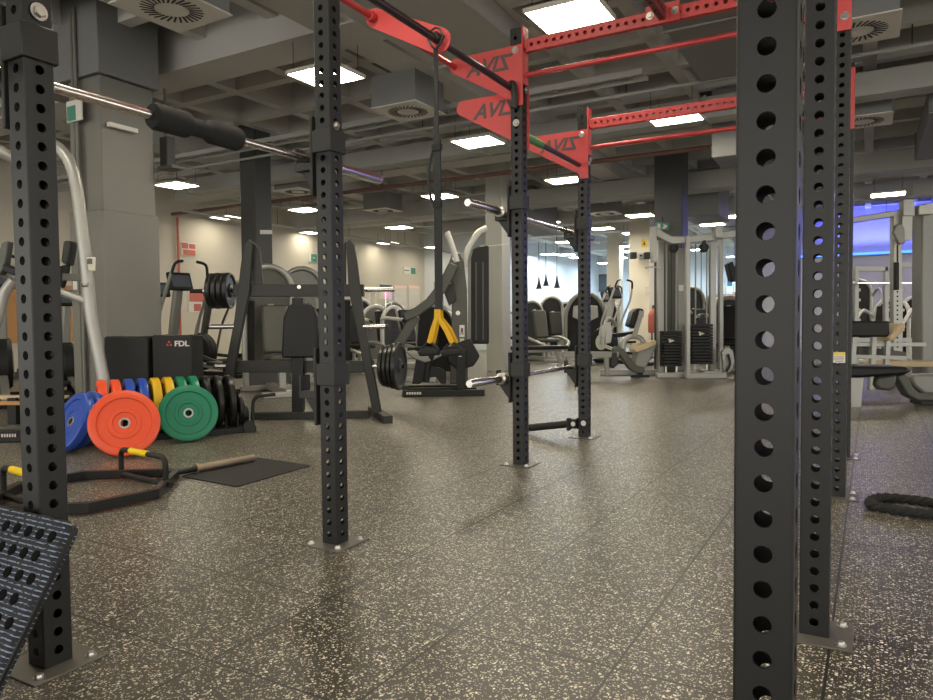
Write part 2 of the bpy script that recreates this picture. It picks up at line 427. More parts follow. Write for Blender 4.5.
# ------------------------------------------------------------------ ceiling lights
ZL = 3.3
def ceiling_light(p, label, w=0.56, l=0.46):
    rr_ = RU(p)[0]; dim = rr_ < -11.2
    t = thing('panel_light', label, 'light', p, RZ, 'square panel lights hung below the ceiling')
    mb = MB()
    for sx in (-1, 1): mb.box((sx * (w / 2 + 0.006), 0, 0.022), (0.012, l + 0.024, 0.036))
    for sy in (-1, 1): mb.box((0, sy * (l / 2 + 0.006), 0.022), (w, 0.012, 0.036))
    mb.box((0, 0, 0.04), (w, l, 0.01))
    mb.build('frame', 'offwhite', t)
    MB().box((0, 0, 0.016), (w, l, 0.012)).build('diffuser', 'lampcool' if RU(p)[1] > 22 and rr_ < -3.4 else 'lampdim' if dim else 'lamp', t, smooth=False)
    for sx in (-1, 1):
        for sy in (-1, 1): MB().cyl((sx * w * 0.42, sy * l * 0.42, 0.045), (sx * w * 0.42, sy * l * 0.42, 3.62 - ZL), 0.003, n=6).build('hanger', 'blackm', t)
LIGHTS = [
 ((570, 17), 'bright ceiling panel light right above the front red crossbeam'),
 ((326, 77), 'ceiling panel light behind the upper part of the second tall black post'),
 ((478, 143), 'ceiling panel light at the head of the light grey centre column'),
 ((565, 181), 'ceiling panel light seen just under the far lettered red plate'),
 ((675, 119), 'ceiling panel light seen just below the far red crossbeam'),
 ((177, 186), 'ceiling panel light just right of the wide grey column'),
 ((226, 218), 'ceiling panel light above the red sign on the beige wall'),
 ((305, 210.5), 'ceiling panel light right of the dark column, close to the second tall post'),
 ((313, 233), 'ceiling panel light low beside the second tall post, beyond the dark column'),
 ((440, 197), 'ceiling panel light crossed by the black hanging strap'),
 ((399, 228), 'ceiling panel light over the beige wall, left of the hanging strap'),
 ((388, 243.5), 'ceiling panel light nearest the top edge of the beige wall'),
 ((430, 248), 'small far ceiling panel light just left of the hanging strap'),
 ((432, 267), 'lowest and farthest ceiling panel light beside the hanging strap'),
 ((888, 195), 'ceiling panel light bathed in violet light near the blue strip'),
 ((640, 216), 'ceiling panel light left of the exit sign column'),
 ((634, 233.5), 'ceiling panel light left of the yellow sign, below a brighter one'),
 ((626, 246.5), 'small ceiling panel light above the far cream column'),
 ((566, 242.5), 'ceiling panel light just left of the fourth post, upper of a close pair'),
 ((566, 255), 'ceiling panel light just left of the fourth post, lower of a close pair'),
 ((534, 232), 'ceiling panel light right of the third post, over the white back wall'),
 ((619, 258), 'tiny far ceiling panel light at the head of the far cream column'),
 ((727, 217.5), 'ceiling panel light above the cable tower, beside the nearest post'),
 ((700, 250), 'far ceiling panel light seen through the cable tower'),
 ((546, 222.5), 'ceiling panel light between the third and fourth posts, higher of that gap'),
 ((545, 275), 'farthest ceiling panel light above the hanging pendant lamps'),
]
for (px, py), lab in LIGHTS:
    ceiling_light(G(px, py, ZL), lab)
for i, (r, u) in enumerate([(-2.0, 1.9), (-4.9, 1.9), (1.1, 1.9), (4.3, 1.9), (4.3, 4.9), (7.2, 7.6), (4.3, 10.9), (-8.2, 1.9)]):  # unseen panels added past the visible grid to brighten the floor
    ceiling_light(W(r, u, ZL), ['ceiling panel light above the near bay of the rack, out of the picture', 'ceiling panel light above the trap bar, out of the picture',
        'ceiling panel light over the nearest post, out of the picture', 'ceiling panel light right of the rack and nearest the viewer, out of the picture', 'ceiling panel light right of the rack over the rope, out of the picture',
        'ceiling panel light over the flat bench, out of the picture', 'ceiling panel light hidden behind the pair of right posts', 'ceiling panel light over the left silver machine, out of the picture'][i])

for i, (r, u) in enumerate([(-9.9, 23.6), (-7.2, 24.3), (-9.5, 25.4), (-6.5, 25.4), (-9.5, 28.6), (-6.5, 28.6), (-4.4, 28.6), (0.6, 19.0), (3.6, 19.0), (-8.6, 17.8), (-6.0, 17.8), (-3.4, 18.6)]):  # extra rows added to brighten the far end of the room
    ceiling_light(W(r, u, ZL), ['far ceiling panel light in the recess, front row left', 'far ceiling panel light in the recess, front row right', 'far ceiling panel light in the recess, second row left', 'far ceiling panel light in the recess, second row right',
        'far ceiling panel light in the recess, back row left', 'far ceiling panel light in the recess, back row middle', 'far ceiling panel light in the recess, back row right', 'far ceiling panel light behind the cable tower, left of two', 'far ceiling panel light behind the cable tower, right of two', 'far ceiling panel light over the seated machines, left of three', 'far ceiling panel light over the seated machines, middle of three', 'far ceiling panel light over the seated machines, right of three'][i])

# ------------------------------------------------------------------ air vents with their plenum boxes
def vent(p, label, w=0.62, h=0.34):
    t = thing('air_vent', label, 'vent', p, RZ, 'square swirl air vents')
    MB().box((0, 0, h / 2 + 0.012), (w * 0.94, w * 0.94, h)).build('plenum_box', 'ductd', t)
    MB().box((0, 0, 0.006), (w, w, 0.012)).build('face_plate', 'vent', t, bevel=0.004)
    mb = MB()
    for k in range(28):
        a = 2 * pi * k / 28; ca, sa = cos(a), sin(a)
        r0, r1 = w * 0.20, w * 0.36; tw = 0.16
        p0 = V((r0 * cos(a), r0 * sin(a), -0.001)); p1 = V((r1 * cos(a + tw), r1 * sin(a + tw), -0.001))
        mb.bar(p0, p1, 0.014, 0.004)
    mb.build('slot', 'blackm', t, smooth=False)
for (px, py), lab in [((172, 10), 'white swirl air vent at the top left corner beside the big duct'), ((408, 112), 'white swirl air vent left of the hanging strap'),
                      ((298, 192), 'swirl air vent between the dark column and second tall post'), ((605, 214), 'swirl air vent right of the fourth post'),
                      ((857, 32), 'swirl air vent at the top right behind the red post top'), ((863, 122), 'small swirl air vent right of the posts, lower of the right pair'),
                      ((383, 211), 'swirl air vent in a dark box over the beige wall')]:
    vent(G(px, py, 3.3), lab)

# ------------------------------------------------------------------ ducts, trays and pipes under the ceiling
def duct(name, label, r0, r1, u0, u1, z0, z1, m='duct', cat='duct', seams=True, group='ducts under the ceiling'):
    t = rthing(name, label, cat, (r0 + r1) / 2, (u0 + u1) / 2, z0, group)
    dr, du, dz = r1 - r0, u1 - u0, z1 - z0
    MB().box((0, 0, dz / 2), (dr, du, dz)).build('duct_body', m, t, bevel=0.01)
    for sx in (-1, 1): MB().box((sx * dr * 0.3, 0, dz + (3.87 - z1) / 2), (0.02, 0.02, max(3.87 - z1, 0.01))).build('hanger', 'blackm', t)
    if seams:
        L = max(dr, du); k = int(L / 1.5)
        for i in range(k + 1):
            s = -L / 2 + 0.03 + i * (L - 0.06) / max(k, 1)
            if dr > du: MB().box((s, 0, dz / 2), (0.03, du + 0.03, dz + 0.03)).build('flange', m, t)
            else: MB().box((0, s, dz / 2), (dr + 0.03, 0.03, dz + 0.03)).build('flange', m, t)
    return t
room('column_head_front_left', rbox(-7.6, rc + 0.03, uc - 0.03, uc + 0.64, 3.34, 4.24), 'ductd', bevel=0.01)  # big box duct above the column, kept as structure
duct('air_duct', 'wide pale duct running lengthwise above the red rope bar', -3.7, -2.75, 2.2, 6.0, 3.42, 3.62, 'duct')
duct('air_duct', 'dark duct beside the brightest panel light, right of the lengthwise duct', -1.5, -0.9, 4.6, 7.6, 3.36, 3.62, 'ductd')
duct('air_duct', 'long crosswise duct beyond the panel light at the grey column head', -11, 6, 8.95, 9.25, 3.36, 3.62, 'duct')
duct('air_duct', 'second crosswise duct, deeper in the room', -12.5, 8, 13.35, 13.85, 3.3, 3.62, 'duct')
duct('air_duct', 'third crosswise duct low over the machines', -10, 10, 16.4, 16.8, 3.3, 3.62, 'duct')
duct('air_duct', 'lengthwise duct above the cable tower', 0.6, 1.2, 9.6, 12.4, 3.25, 3.62, 'ductd')
duct('air_duct', 'dark square duct piece right of the far red crossbeam', -1.75, -0.75, 9.5, 10.3, 3.0, 3.86, 'ductd', seams=False)
duct('air_duct', 'violet tinted duct at the right end of the room', 5.0, 9.0, 14.6, 15.1, 3.4, 3.62, 'duct')
duct('air_duct', 'right hand lengthwise duct near the violet wall', 5.1, 5.7, 9.5, 12.4, 3.38, 3.62, 'duct')
duct('air_duct', 'short duct box hanging over the white end wall, left piece', -6.9, -6.3, 14.1, 15.5, 2.95, 3.86, 'ductd', seams=False)
duct('air_duct', 'short duct box hanging over the middle machines, right piece', -3.2, -2.5, 14.3, 15.5, 2.95, 3.86, 'ductd', seams=False)
def tray(label, a, b, w=0.22):
    t = thing('cable_tray', label, 'cable tray', a, 0, 'cable trays under the ceiling'); b = V(b) - V(a); d = b.normalized(); s = d.cross(V((0, 0, 1)))
    mb = MB()
    for k in (-1, 1): mb.bar(s * w / 2 * k, b + s * w / 2 * k, 0.015, 0.06)
    n = int(b.length / 0.35)
    for i in range(n): mb.bar(d * (i * 0.35) - s * w / 2, d * (i * 0.35) + s * w / 2, 0.02, 0.012)
    mb.build('ladder', 'duct', t)
tray('ladder cable tray crossing behind the second tall post', W(-12.8, 7.3, 3.45), W(-2, 7.3, 3.45))
tray('ladder cable tray crossing over the beige wall', W(-12.8, 10.75, 3.45), W(-9.9, 10.75, 3.45))
tray('ladder cable tray lengthwise over the far machines', W(-1.7, 14, 3.2), W(-1.7, 21, 3.2))
tray('ladder cable tray at the right near the violet wall', W(5, 12.75, 3.4), W(12, 12.75, 3.4))
def pipe(label, pts, r, m, group='pipes under the ceiling'):
    t = thing('conduit_pipe', label, 'pipe', pts[0], 0, group); p0 = V(pts[0])
    MB().tube([V(p) - p0 for p in pts], r, 8).build('pipe_run', m, t)
    d = (V(pts[1]) - p0); n = max(2, int(d.length / 2.5))
    for i in range(1, n if n > 2 else 1): q = d * i / n; MB().cyl(q, q + V((0, 0, 3.62 - p0.z - q.z)), 0.006, n=6).build('hanger', 'blackm', t)
pipe('long red brown pipe crossing under the ceiling near the beige wall', [W(-13, 10.2, 3.3), W(-1.9, 10.2, 3.3)], 0.035, 'pipe')
pipe('grey conduit crossing near the second tall post', [W(-13, 7.75, 3.42), W(3, 7.75, 3.42)], 0.02, 'duct')
pipe('thin grey conduit lengthwise beside the beige wall', [W(-11.9, 9.6, 3.2), W(-11.9, 20, 3.2)], 0.03, 'duct')
def wall_u(px, py=300):        # where a pixel column meets the left wall (r=-13.1)
    d = ray(px, py); rr, uu = RU(d); return uu * (-13.1 / rr)
uw = wall_u(178)
pipe('thin red pipe running up the beige wall beside the red sign', [W(-13.05, uw, 0.0), W(-13.05, uw, 3.25)], 0.028, 'signred', None)

# ================================================================== RACK
R0, U0 = -1.035, 3.25
rig = rthing('training_rig', 'large bolted rack of eight black perforated posts with red crossbeams', 'rack', R0, U0)
def L(r, u, z=0.0): return V((r - R0, u - U0, z))
RL, RR = -1.964, -0.1245
US = (1.11, 2.32, 4.183, 5.39)
HT = {0: 2.85, 1: 2.85, 2: 2.80, 3: 2.615}
TW = {('l', 0): -0.005, ('r', 0): 0.0}
cache = {}
uprights = {}
for side, r in (('l', RL), ('r', RR)):
    for i, u in enumerate(US):
        h = HT[i]
        if h not in cache:
            mb = MB(); holed_tube(mb, h - 0.006); ob = mb.build('upright', 'post', rig); cache[h] = ob.data
        else:
            ob = bpy.data.objects.new('upright', cache[h]); COL.objects.link(ob); ob.parent = rig
        rp_ = r + TW.get((side, i), 0.0); ob.location = L(rp_, u, 0.006); uprights[side, i] = ob
        sx = -1 if side == 'l' else 1
        c = L(rp_, u, 0)
        bp = MB().box(c + V((0, 0, 0.003)), (0.205, 0.205, 0.006)).build('base_plate', 'plate_steel', rig, bevel=0.002)
        for a, b in ((-1, -1), (1, -1), (-1, 1), (1, 1)):
            bolt(bp, c + V((a * 0.072, b * 0.072, 0.006)), (0, 0, 1), 0.011)
# red crossbeams
def beam_between(p0, p1, m, name='crossbeam', s=0.078, first=0.05, thin=0.5):
    p0 = V(p0); p1 = V(p1); d = (p1 - p0); Ln = d.length; d.normalize()
    z = V((0, 0, 1)); x = d.cross(z).normalized(); y = d.cross(x)
    mtx = Matrix.Translation(p0) @ Matrix(((x.x, y.x, d.x, 0), (x.y, y.y, d.y, 0), (x.z, y.z, d.z, 0), (0, 0, 0, 1)))
    mtx = mtx @ Matrix.Diagonal((thin, 1, 1, 1)); mb = MB(); holed_tube(mb, Ln, first, 0.0508, s, 0.0125, 0.004, None, mtx); return mb.build(name, m, rig)
ZB = {0: 2.686, 1: 2.686, 2: 2.686, 3: 2.48}
for i in (1, 2, 3):
    u = US[i]; z = ZB[i]
    cbm = beam_between(L(RL + 0.05, u, z), L(RR - 0.05, u, z), 'red')
    pb = MB().cyl(L(RL + 0.045, u, z - 0.18), L(RR - 0.045, u, z - 0.18), 0.0165, n=14).build('pull_up_bar', 'redgloss', rig)
    for r, s in ((RL, 1), (RR, -1)):
        fp = MB().box(L(r + s * 0.046, u, z - 0.06), (0.012, 0.082, 0.36)).build('flange_plate', 'red', rig, bevel=0.003)
        for dz in (0.10, -0.215):
            bolt(fp, L(r + s * 0.052, u, z - 0.06 + dz + 0.0), (s, 0, 0), 0.015)
# centre beam running lengthwise between the crossbeams
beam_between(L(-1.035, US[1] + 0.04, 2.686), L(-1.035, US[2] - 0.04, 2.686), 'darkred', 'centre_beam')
cp = MB().box(L(-1.035, US[2] - 0.045, 2.686), (0.19, 0.012, 0.11)).build('flange_plate', 'red', rig, bevel=0.003)
for s in (-1, 1): bolt(cp, L(-1.035 + s * 0.07, US[2] - 0.051, 2.686), (0, -1, 0), 0.016)
# side rails on the left and right rows near the top (red)
# outrigger plates on the left row, lettering seen from behind
def outrigger(u, zt, flip=False):
    f = -1
    pts = [(-1.913, 0.0), (-1.913, -0.38), (-1.975, -0.38), (-2.0, -0.335)]
    for k in range(9):
        a = -pi / 2 - 0.5 - (pi - 0.5) * k / 8
        pts.append((-2.40 + 0.05 * cos(a), -0.052 + 0.05 * sin(a)))
    mb = MB(); mb.prism([L(r, u - 0.004, zt + z) for r, z in pts], (0, 0.008, 0))
    pl = mb.build('outrigger_plate', 'red', rig)
    # lettering mirrored, as the plate is read from the far side
    for s in (-1, 1):
        mt = Matrix.Translation(L(-2.165, u + s * 0.0045, zt - 0.10)) @ Matrix(((-1, 0, 0, 0), (0, 0, 1, 0), (0, 1, 0, 0), (0, 0, 0, 1)))
        text_mesh('ZIVA', 0.135, 0.0012, 'lettering', 'letter', pl, mt, -0.35, 1.05)
    return pl
pl = outrigger(US[2] - 0.045, 2.69); bolt(pl, L(RL - 0.0, US[2] - 0.049, 2.66), (0, -1, 0), 0.017)
pl = outrigger(US[2] + 0.045, 2.435)
bolt(rig, L(RL, US[2] - 0.04, 2.205), (0, -1, 0), 0.017)
pl = outrigger(US[3] - 0.045, 2.435); bolt(pl, L(RL, US[3] - 0.049, 2.40), (0, -1, 0), 0.017)
for s in (2.0, ):
    bolt(rig, L(RL + 0.04, US[3], 2.18), (1, 0, 0), 0.015)
pl = outrigger(US[1] + 0.045, 2.728)
# rope bars between the plates
MB().cyl(L(-2.41, US[1] + 0.03, 2.635), L(-2.41, US[2] - 0.03, 2.635), 0.019, n=14).build('outer_tube', 'redgloss', rig)
MB().cyl(L(-1.99, US[1] + 0.03, 2.425), L(-1.99, US[2] - 0.035, 2.425), 0.021, n=14).build('grip_bar', 'grip', rig)
MB().cyl(L(-1.99, US[2] + 0.03, 2.165), L(-1.99, US[3] - 0.03, 2.165), 0.019, n=14).build('grip_bar', 'grip', rig)
MB().cyl(L(-1.99, US[2] + 0.10, 2.165), L(-1.99, US[2] + 0.42, 2.165), 0.026, n=14).build('grip_sleeve', 'greengrip', rig)
# hooks at the bar ends (dark)
for u, z in ((US[2] - 0.06, 2.42),):
    mb = MB(); mb.tube(fillet([L(-1.99, u, z + 0.03), L(-1.965, u - 0.01, z + 0.02), L(-1.955, u - 0.02, z - 0.06), L(-1.965, u - 0.015, z - 0.13)], 0.02), 0.022, 10)
    mb.build('bar_hook', 'darkgrey', rig)
# mid bracket
pts = []
A_, B_ = V((-2.41, 2.635)), V((-1.985, 2.425)); d = (B_ - A_).normalized(); n_ = V((-d.y, d.x)); a0 = atan2(n_.y, n_.x)
for k in range(9): a = a0 + pi * k / 8; pts.append(A_ + V((cos(a), sin(a))) * 0.052)
for k in range(9): a = a0 + pi + pi * k / 8; pts.append(B_ + V((cos(a), sin(a))) * 0.068)
mbk = MB().prism([L(p.x, 3.246, p.y) for p in pts], (0, 0.01, 0)).build('hanging_bracket', 'red', rig)
MB().cyl(L(-2.41, 3.2, 2.635), L(-2.41, 3.236, 2.635), 0.03, n=14).build('collar', 'redgloss', mbk)
MB().lathe([(0.022, -0.05), (0.028, -0.04), (0.028, 0.0), (0.022, 0.005)], L(-1.985, 3.24, 2.43), (0, 1, 0), 14).build('collar', 'darkgrey', mbk)
# front plates at the heads of the right row
MB().box(L(RR + 0.008, US[2] - 0.046, 2.62), (0.066, 0.01, 0.44)).build('outrigger_plate', 'red', rig, bevel=0.003)
MB().box(L(RR + 0.008, US[3] - 0.046, 2.38), (0.066, 0.01, 0.40)).build('outrigger_plate', 'red', rig, bevel=0.003)
bolt(rig, L(RR + 0.01, US[2] - 0.051, 2.47), (0, -1, 0), 0.016)
# side rails joining the post heads
beam_between(L(RR, US[0] + 0.05, 2.70), L(RR, US[1] - 0.05, 2.70), 'red', 'side_beam')
beam_between(L(RL, US[0] + 0.05, 2.70), L(RL, US[1] - 0.05, 2.70), 'red', 'side_beam')
bolt(rig, L(RL + 0.04, US[0], 1.772), (1, 0, 0), 0.017)
bolt(rig, L(RL + 0.04, US[1], 1.755), (1, 0, 0), 0.013)
# warning sticker on the third right post
st = MB().box(L(RR - 0.0, US[2] - 0.0415, 0.735), (0.062, 0.001, 0.055)).build('warning_sticker', 'paper', rig); st['label'] = 'small white sticker with orange top'
MB().box(L(RR - 0.0, US[2] - 0.0423, 0.754), (0.062, 0.001, 0.014)).build('sticker_band', 'signyel', st)
mb = MB()
for k in range(4): mb.box(L(RR + (0.004 if k == 3 else 0), US[2] - 0.0423, 0.738 - k * 0.008), (0.05 - (0.012 if k == 3 else 0), 0.001, 0.0025))
mb.build('sticker_lines', 'letter', st)

# ------------------------------------------------------------------ bar holders hooked on the posts
def bar_holder(r, u, z, label, arm=True, group='bar holders hooked on the left posts'):
    t = rthing('bar_holder', label, 'bar holder', r, u, z, group)
    mb = MB(); h = 0.0455; w = 0.008
    for s in (-1, 1):
        mb.box((s * (h + w / 2 - 0.004), 0, 0.058), (w, 2 * h + 0.006, 0.092)); mb.box((0, s * (h + w / 2 - 0.004), 0.058), (2 * h + 0.006, w, 0.092))
    mb.build('sleeve', 'darkgrey', t, bevel=0.003)
    MB().box((-0.062, 0, 0.005), (0.013, 0.088, 0.33)).build('back_plate', 'darkgrey', t, bevel=0.004)
    MB().box((-0.111, 0, -0.033), (0.085, 0.06, 0.034)).build('shelf', 'darkgrey', t, bevel=0.003)
    MB().box((-0.158, 0, 0.0), (0.012, 0.06, 0.10)).build('lip', 'darkgrey', t, bevel=0.003)
    MB().prism([(-0.068, -0.005, -0.05), (-0.15, -0.005, -0.05), (-0.068, -0.005, -0.16)], (0, 0.01, 0)).build('gusset', 'darkgrey', t)
ZU, ZLOW = 1.632, 0.565
bar_holder(RL + TW['l', 0], US[0], ZU, 'bar holder high on the leftmost post carrying the padded barbell')
bar_holder(RL, US[1], ZU, 'bar holder on the second tall post carrying the padded barbell')
bar_holder(RL, US[1], 0.665, 'empty bar holder low on the second tall post')
bar_holder(RL, US[2], 1.645, 'upper bar holder on the third post, carrying the higher far barbell')
bar_holder(RL, US[3], 1.645, 'upper bar holder on the fourth post, carrying the higher far barbell')
bar_holder(RL, US[2], ZLOW, 'lower bar holder on the third post, carrying the low barbell')
bar_holder(RL, US[3], ZLOW, 'lower bar holder on the fourth post, carrying the low barbell')

def barbell(r, u, z, label, shaft='chrome', slv='chrome', half=1.10):
    t = rthing('barbell', label, 'barbell', r, u, z, 'barbells resting in the rack')
    MB().cyl((0, -0.66, 0), (0, 0.66, 0), 0.0158, n=14).build('shaft', shaft, t)
    for s in (-1, 1):
        sv = MB().lathe([(0.026, s * 0.69), (0.0255, s * 1.09), (0.022, s * 1.1)], (0, 0, 0), (0, 1, 0), 18).build('sleeve', slv, t)
        MB().lathe([(0.030, s * 0.655), (0.038, s * 0.66), (0.038, s * 0.685), (0.030, s * 0.69)], (0, 0, 0), (0, 1, 0), 18).build('collar', 'steel', sv)
        mb = MB()
        for k in range(3): mb.lathe([(0.0262, s * (0.72 + k * 0.012)), (0.0264, s * (0.724 + k * 0.012))], (0, 0, 0), (0, 1, 0), 18)
        mb.build('groove_ring', 'darkgrey', sv)
    return t
barbell(RL - 0.105, (US[0] + US[1]) / 2, ZU, 'barbell with a black neck pad between the two left posts', 'chrome', 'chrome')
barbell(RL - 0.105, (US[2] + US[3]) / 2, 1.645, 'upper barbell on the two far left posts at head height')
barbell(RL - 0.105, (US[2] + US[3]) / 2, ZLOW, 'low barbell on the two far left posts near the floor')
pd = rthing('bar_pad', 'black foam neck pad with a narrow waist, wrapped around the near barbell', 'bar pad', RL - 0.105, 1.742, ZU)
prof = [(0.016, -0.185), (0.040, -0.185), (0.045, -0.175), (0.045, -0.055), (0.041, -0.045), (0.031, -0.03), (0.030, 0.03), (0.038, 0.045), (0.043, 0.055), (0.043, 0.176), (0.038, 0.185), (0.016, 0.185)]
MB().lathe(prof, (0, 0, 0), (0, 1, 0), 22, closed=True).build('foam_roll', 'foam', pd)
MB().box((0.0, -0.0, 0.0295), (0.012, 0.09, 0.004)).build('strap', 'vinyl', pd)

# ------------------------------------------------------------------ suspension trainer
sx = rthing('suspension_trainer', 'black suspension strap with yellow loops hanging from the red bracket', 'strap', -1.988, 3.215, 0)
mb = MB(); mb.tube([(0, 0.0, 2.482), (0.026, 0.0, 2.472), (0.048, 0, 2.43), (0.02, 0, 2.385), (0, 0, 2.37), (-0.02, 0, 2.385), (-0.048, 0, 2.43), (-0.026, 0, 2.472)], 0.006, 8, closed=True)
mb.build('carabiner', 'darkgrey', sx)
MB().bar((0, 0, 2.375), (0, 0, 1.88), 0.024, 0.006).build('anchor_strap', 'strap', sx)
MB().bar((0, 0.004, 1.90), (0, 0.004, 1.00), 0.042, 0.012).build('main_strap', 'strap', sx)
mb = MB(); mb.tube(smooth_path([(-0.022, 0.006, 1.86), (-0.055, 0.006, 1.75), (-0.05, 0.006, 1.62), (-0.02, 0.006, 1.55)], 6), 0.008, 6); mb.build('strap_loop', 'strap', sx)
mb = MB(); mb.box((0, 0.0, 1.86), (0.052, 0.02, 0.035)); mb.box((0, 0.0, 1.56), (0.05, 0.02, 0.03)); mb.build('buckle', 'blackm', sx)
for s, dx in ((-1, -0.06), (1, 0.085)):
    st_ = MB().tube([(s * 0.005, -0.012, 1.005), (s * 0.008, -0.012, 0.955), (dx * 0.55, -0.008, 0.90), (dx, -0.004, 0.825)], 1.0, 8, flat=(0.003, 0.0145)).build('yellow_strap', 'yelstrap', sx)
    MB().tube([(s * 0.006, 0.016, 1.005), (s * 0.010, 0.018, 0.955), (dx * 0.6 + 0.01, 0.018, 0.90), (dx + 0.014, 0.02, 0.825)], 1.0, 8, flat=(0.003, 0.012)).build('inner_strap', 'yelstrap', st_)
    hx = dx
    hd = MB().lathe([(0.017, -0.062), (0.019, -0.055), (0.019, 0.055), (0.017, 0.062)], (hx, 0.0, 0.775), (1, 0.0, 0.06), 14).build('handle', 'foam', sx)
    mb = MB(); mb.tube([(hx - 0.06, 0, 0.775), (hx - 0.05, 0, 0.80), (hx, 0, 0.835), (hx + 0.05, 0, 0.80), (hx + 0.06, 0, 0.775)], 0.007, 6); mb.build('handle_loop', 'strap', hd)

# ------------------------------------------------------------------ landmine holder on the fourth post
lm = rthing('landmine_holder', 'black swivelling bar holder at the foot of the fourth post', 'bar holder', RL, US[3], 0)
mb = MB(); mb.box((-0.0, -0.047, 0.115), (0.10, 0.010, 0.09)); mb.box((-0.065, -0.070, 0.115), (0.05, 0.05, 0.075)); mb.build('bracket', 'black', lm, bevel=0.003)
for xx in (0.01, ): bolt(lm, (xx, -0.053, 0.12), (0, -1, 0), 0.016)
bolt(lm, (-0.062, -0.096, 0.115), (0, -1, 0), 0.014)
mb = MB(); mb.box((-0.115, -0.05, 0.105), (0.024, 0.05, 0.10)); mb.cyl((-0.09, -0.05, 0.11), (-0.13, -0.05, 0.105), 0.02, n=12); mb.build('swivel', 'black', lm, bevel=0.003)
mb = MB(); mb.ring([(-0.125, -0.05, 0.105), (-0.46, -0.05, 0.052)], 0.030, 18); mb.build('sleeve', 'blackm', lm)
MB().ring([(-0.455, -0.05, 0.0528), (-0.464, -0.05, 0.0515)], 0.024, 18).build('bore', 'foam', lm)
# ================================================================== FLOOR ITEMS, FRONT LEFT
# dimpled mat leaning on the foot of the leftmost post
def frame_rot(xa, ya, za): return Matrix((xa, ya, za)).transposed()
vdir = V((-CP, SP, 0)); udir = V((SP, CP, 0)); rdir = -vdir
top_r = AT(75, 529, 1.75); zt = top_r.z
pad_h = zt / cos(radians(31)); lean = zt * math.tan(radians(31))
botr = V((top_r.x, top_r.y, 0)) - udir * lean
wdt = 0.62
za = (top_r - botr).normalized(); xa = rdir; ya = za.cross(xa).normalized()
org = botr - rdir * (wdt / 2) + za * 0.014
pm = thing('textured_mat', 'dark dimpled mat with pale blue flecks leaning on the leftmost post', 'mat', org, 0, rot=frame_rot(xa, ya, za).to_euler())
mb = MB(); c_ = 0.03; hh = pad_h; w2 = wdt / 2
outl = []
for cx, cz, a0 in ((w2 - c_, c_, -pi / 2), (w2 - c_, hh - c_, 0), (-w2 + c_, hh - c_, pi / 2), (-w2 + c_, c_, pi)):
    for k in range(6): a = a0 + pi / 2 * k / 5; outl.append((cx + c_ * cos(a), -0.018, cz + c_ * sin(a)))
mb.prism(outl, (0, 0.036, 0)); mb.build('mat_body', 'pad', pm, bevel=0.010, seg=3)
mb = MB()
for i in range(11):
    for j in range(9):
        x = -w2 + 0.055 + i * 0.052 + (0.026 if j % 2 else 0); z = 0.04 + j * 0.052
        if abs(x) < w2 - 0.03 and z < hh - 0.03: mb.lathe([(0.0145, -0.0006), (0.0140, -0.0030), (0.010, -0.0040), (0.0, -0.0042)], (x, -0.0175, z), (0, 1, 0), 14)
dm = mb.build('dimple', 'dimpleblack', pm); dm['kind'] = 'stuff'
MB().prism([(x * 1.004, y * 0.55, hh / 2 + (z - hh / 2) * 1.004) for x, y, z in outl], (0, 0.02, 0)).build('edge_rim', 'rubber', pm, bevel=0.006)

# hex trap bar
hc = W(-3.725, 2.37, 0)
tb = thing('trap_bar', 'black hexagonal trap bar with yellow grips lying on the floor', 'trap bar', hc, RZ - radians(7))
zb = 0.033
hexp = [(0.40, -0.22, zb), (0.40, 0.13, zb), (0.06, 0.45, zb), (-0.06, 0.45, zb), (-0.40, 0.13, zb), (-0.40, -0.22, zb), (-0.06, -0.54, zb), (0.06, -0.54, zb)]
mb = MB(); n = len(hexp); wv = 0.024
ins, outs = [], []
for i in range(n):
    p = V(hexp[i]); sc_ = 1 + 0.055; outs.append(V((p.x * sc_, p.y * sc_, 0))); ins.append(V((p.x * (2 - sc_), p.y * (2 - sc_), 0)))
vs = []
for z in (zb - 0.026, zb + 0.026):
    vs += [p + V((0, 0, z)) for p in outs] + [p + V((0, 0, z)) for p in ins]
fs = []
for i in range(n):
    j = (i + 1) % n
    fs += [(i, j, n + j, n + i), (2 * n + i, 3 * n + i, 3 * n + j, 2 * n + j), (i, 2 * n + i, 2 * n + j, j), (n + i, n + j, 3 * n + j, 3 * n + i)]
mb.add(vs, fs); mb.build('hex_frame', 'black', tb, bevel=0.004)
for s in (-1, 1):
    y = 0.28 if s > 0 else -0.36; hw = 0.265; nk0 = 0.455 if s > 0 else 0.545
    MB().cyl((-hw - 0.03, y, zb), (hw + 0.03, y, zb), 0.017, n=12).build('cross_rod', 'black', tb)
    hnd = MB().tube(fillet([(-hw + 0.02, y, zb), (-hw + 0.02, y, 0.185), (hw - 0.02, y, 0.185), (hw - 0.02, y, zb)], 0.05), 0.016, 12).build('handle', 'black', tb)
    MB().cyl((-0.13, y, 0.185), (0.06, y, 0.185), 0.0195, n=14).build('grip', 'yelgrip', hnd)
    nk = MB().cyl((0, s * nk0, zb), (0, s * (nk0 + 0.17), zb), 0.019, n=14).build('neck', 'black', tb)
    MB().lathe([(0.034, s * (nk0 + .165)), (0.034, s * (nk0 + .18)), (0.025, s * (nk0 + .185)), (0.025, s * (nk0 + .60)), (0.021, s * (nk0 + .606))], (0, 0, zb), (0, 1, 0), 18).build('sleeve', 'bronze', nk)
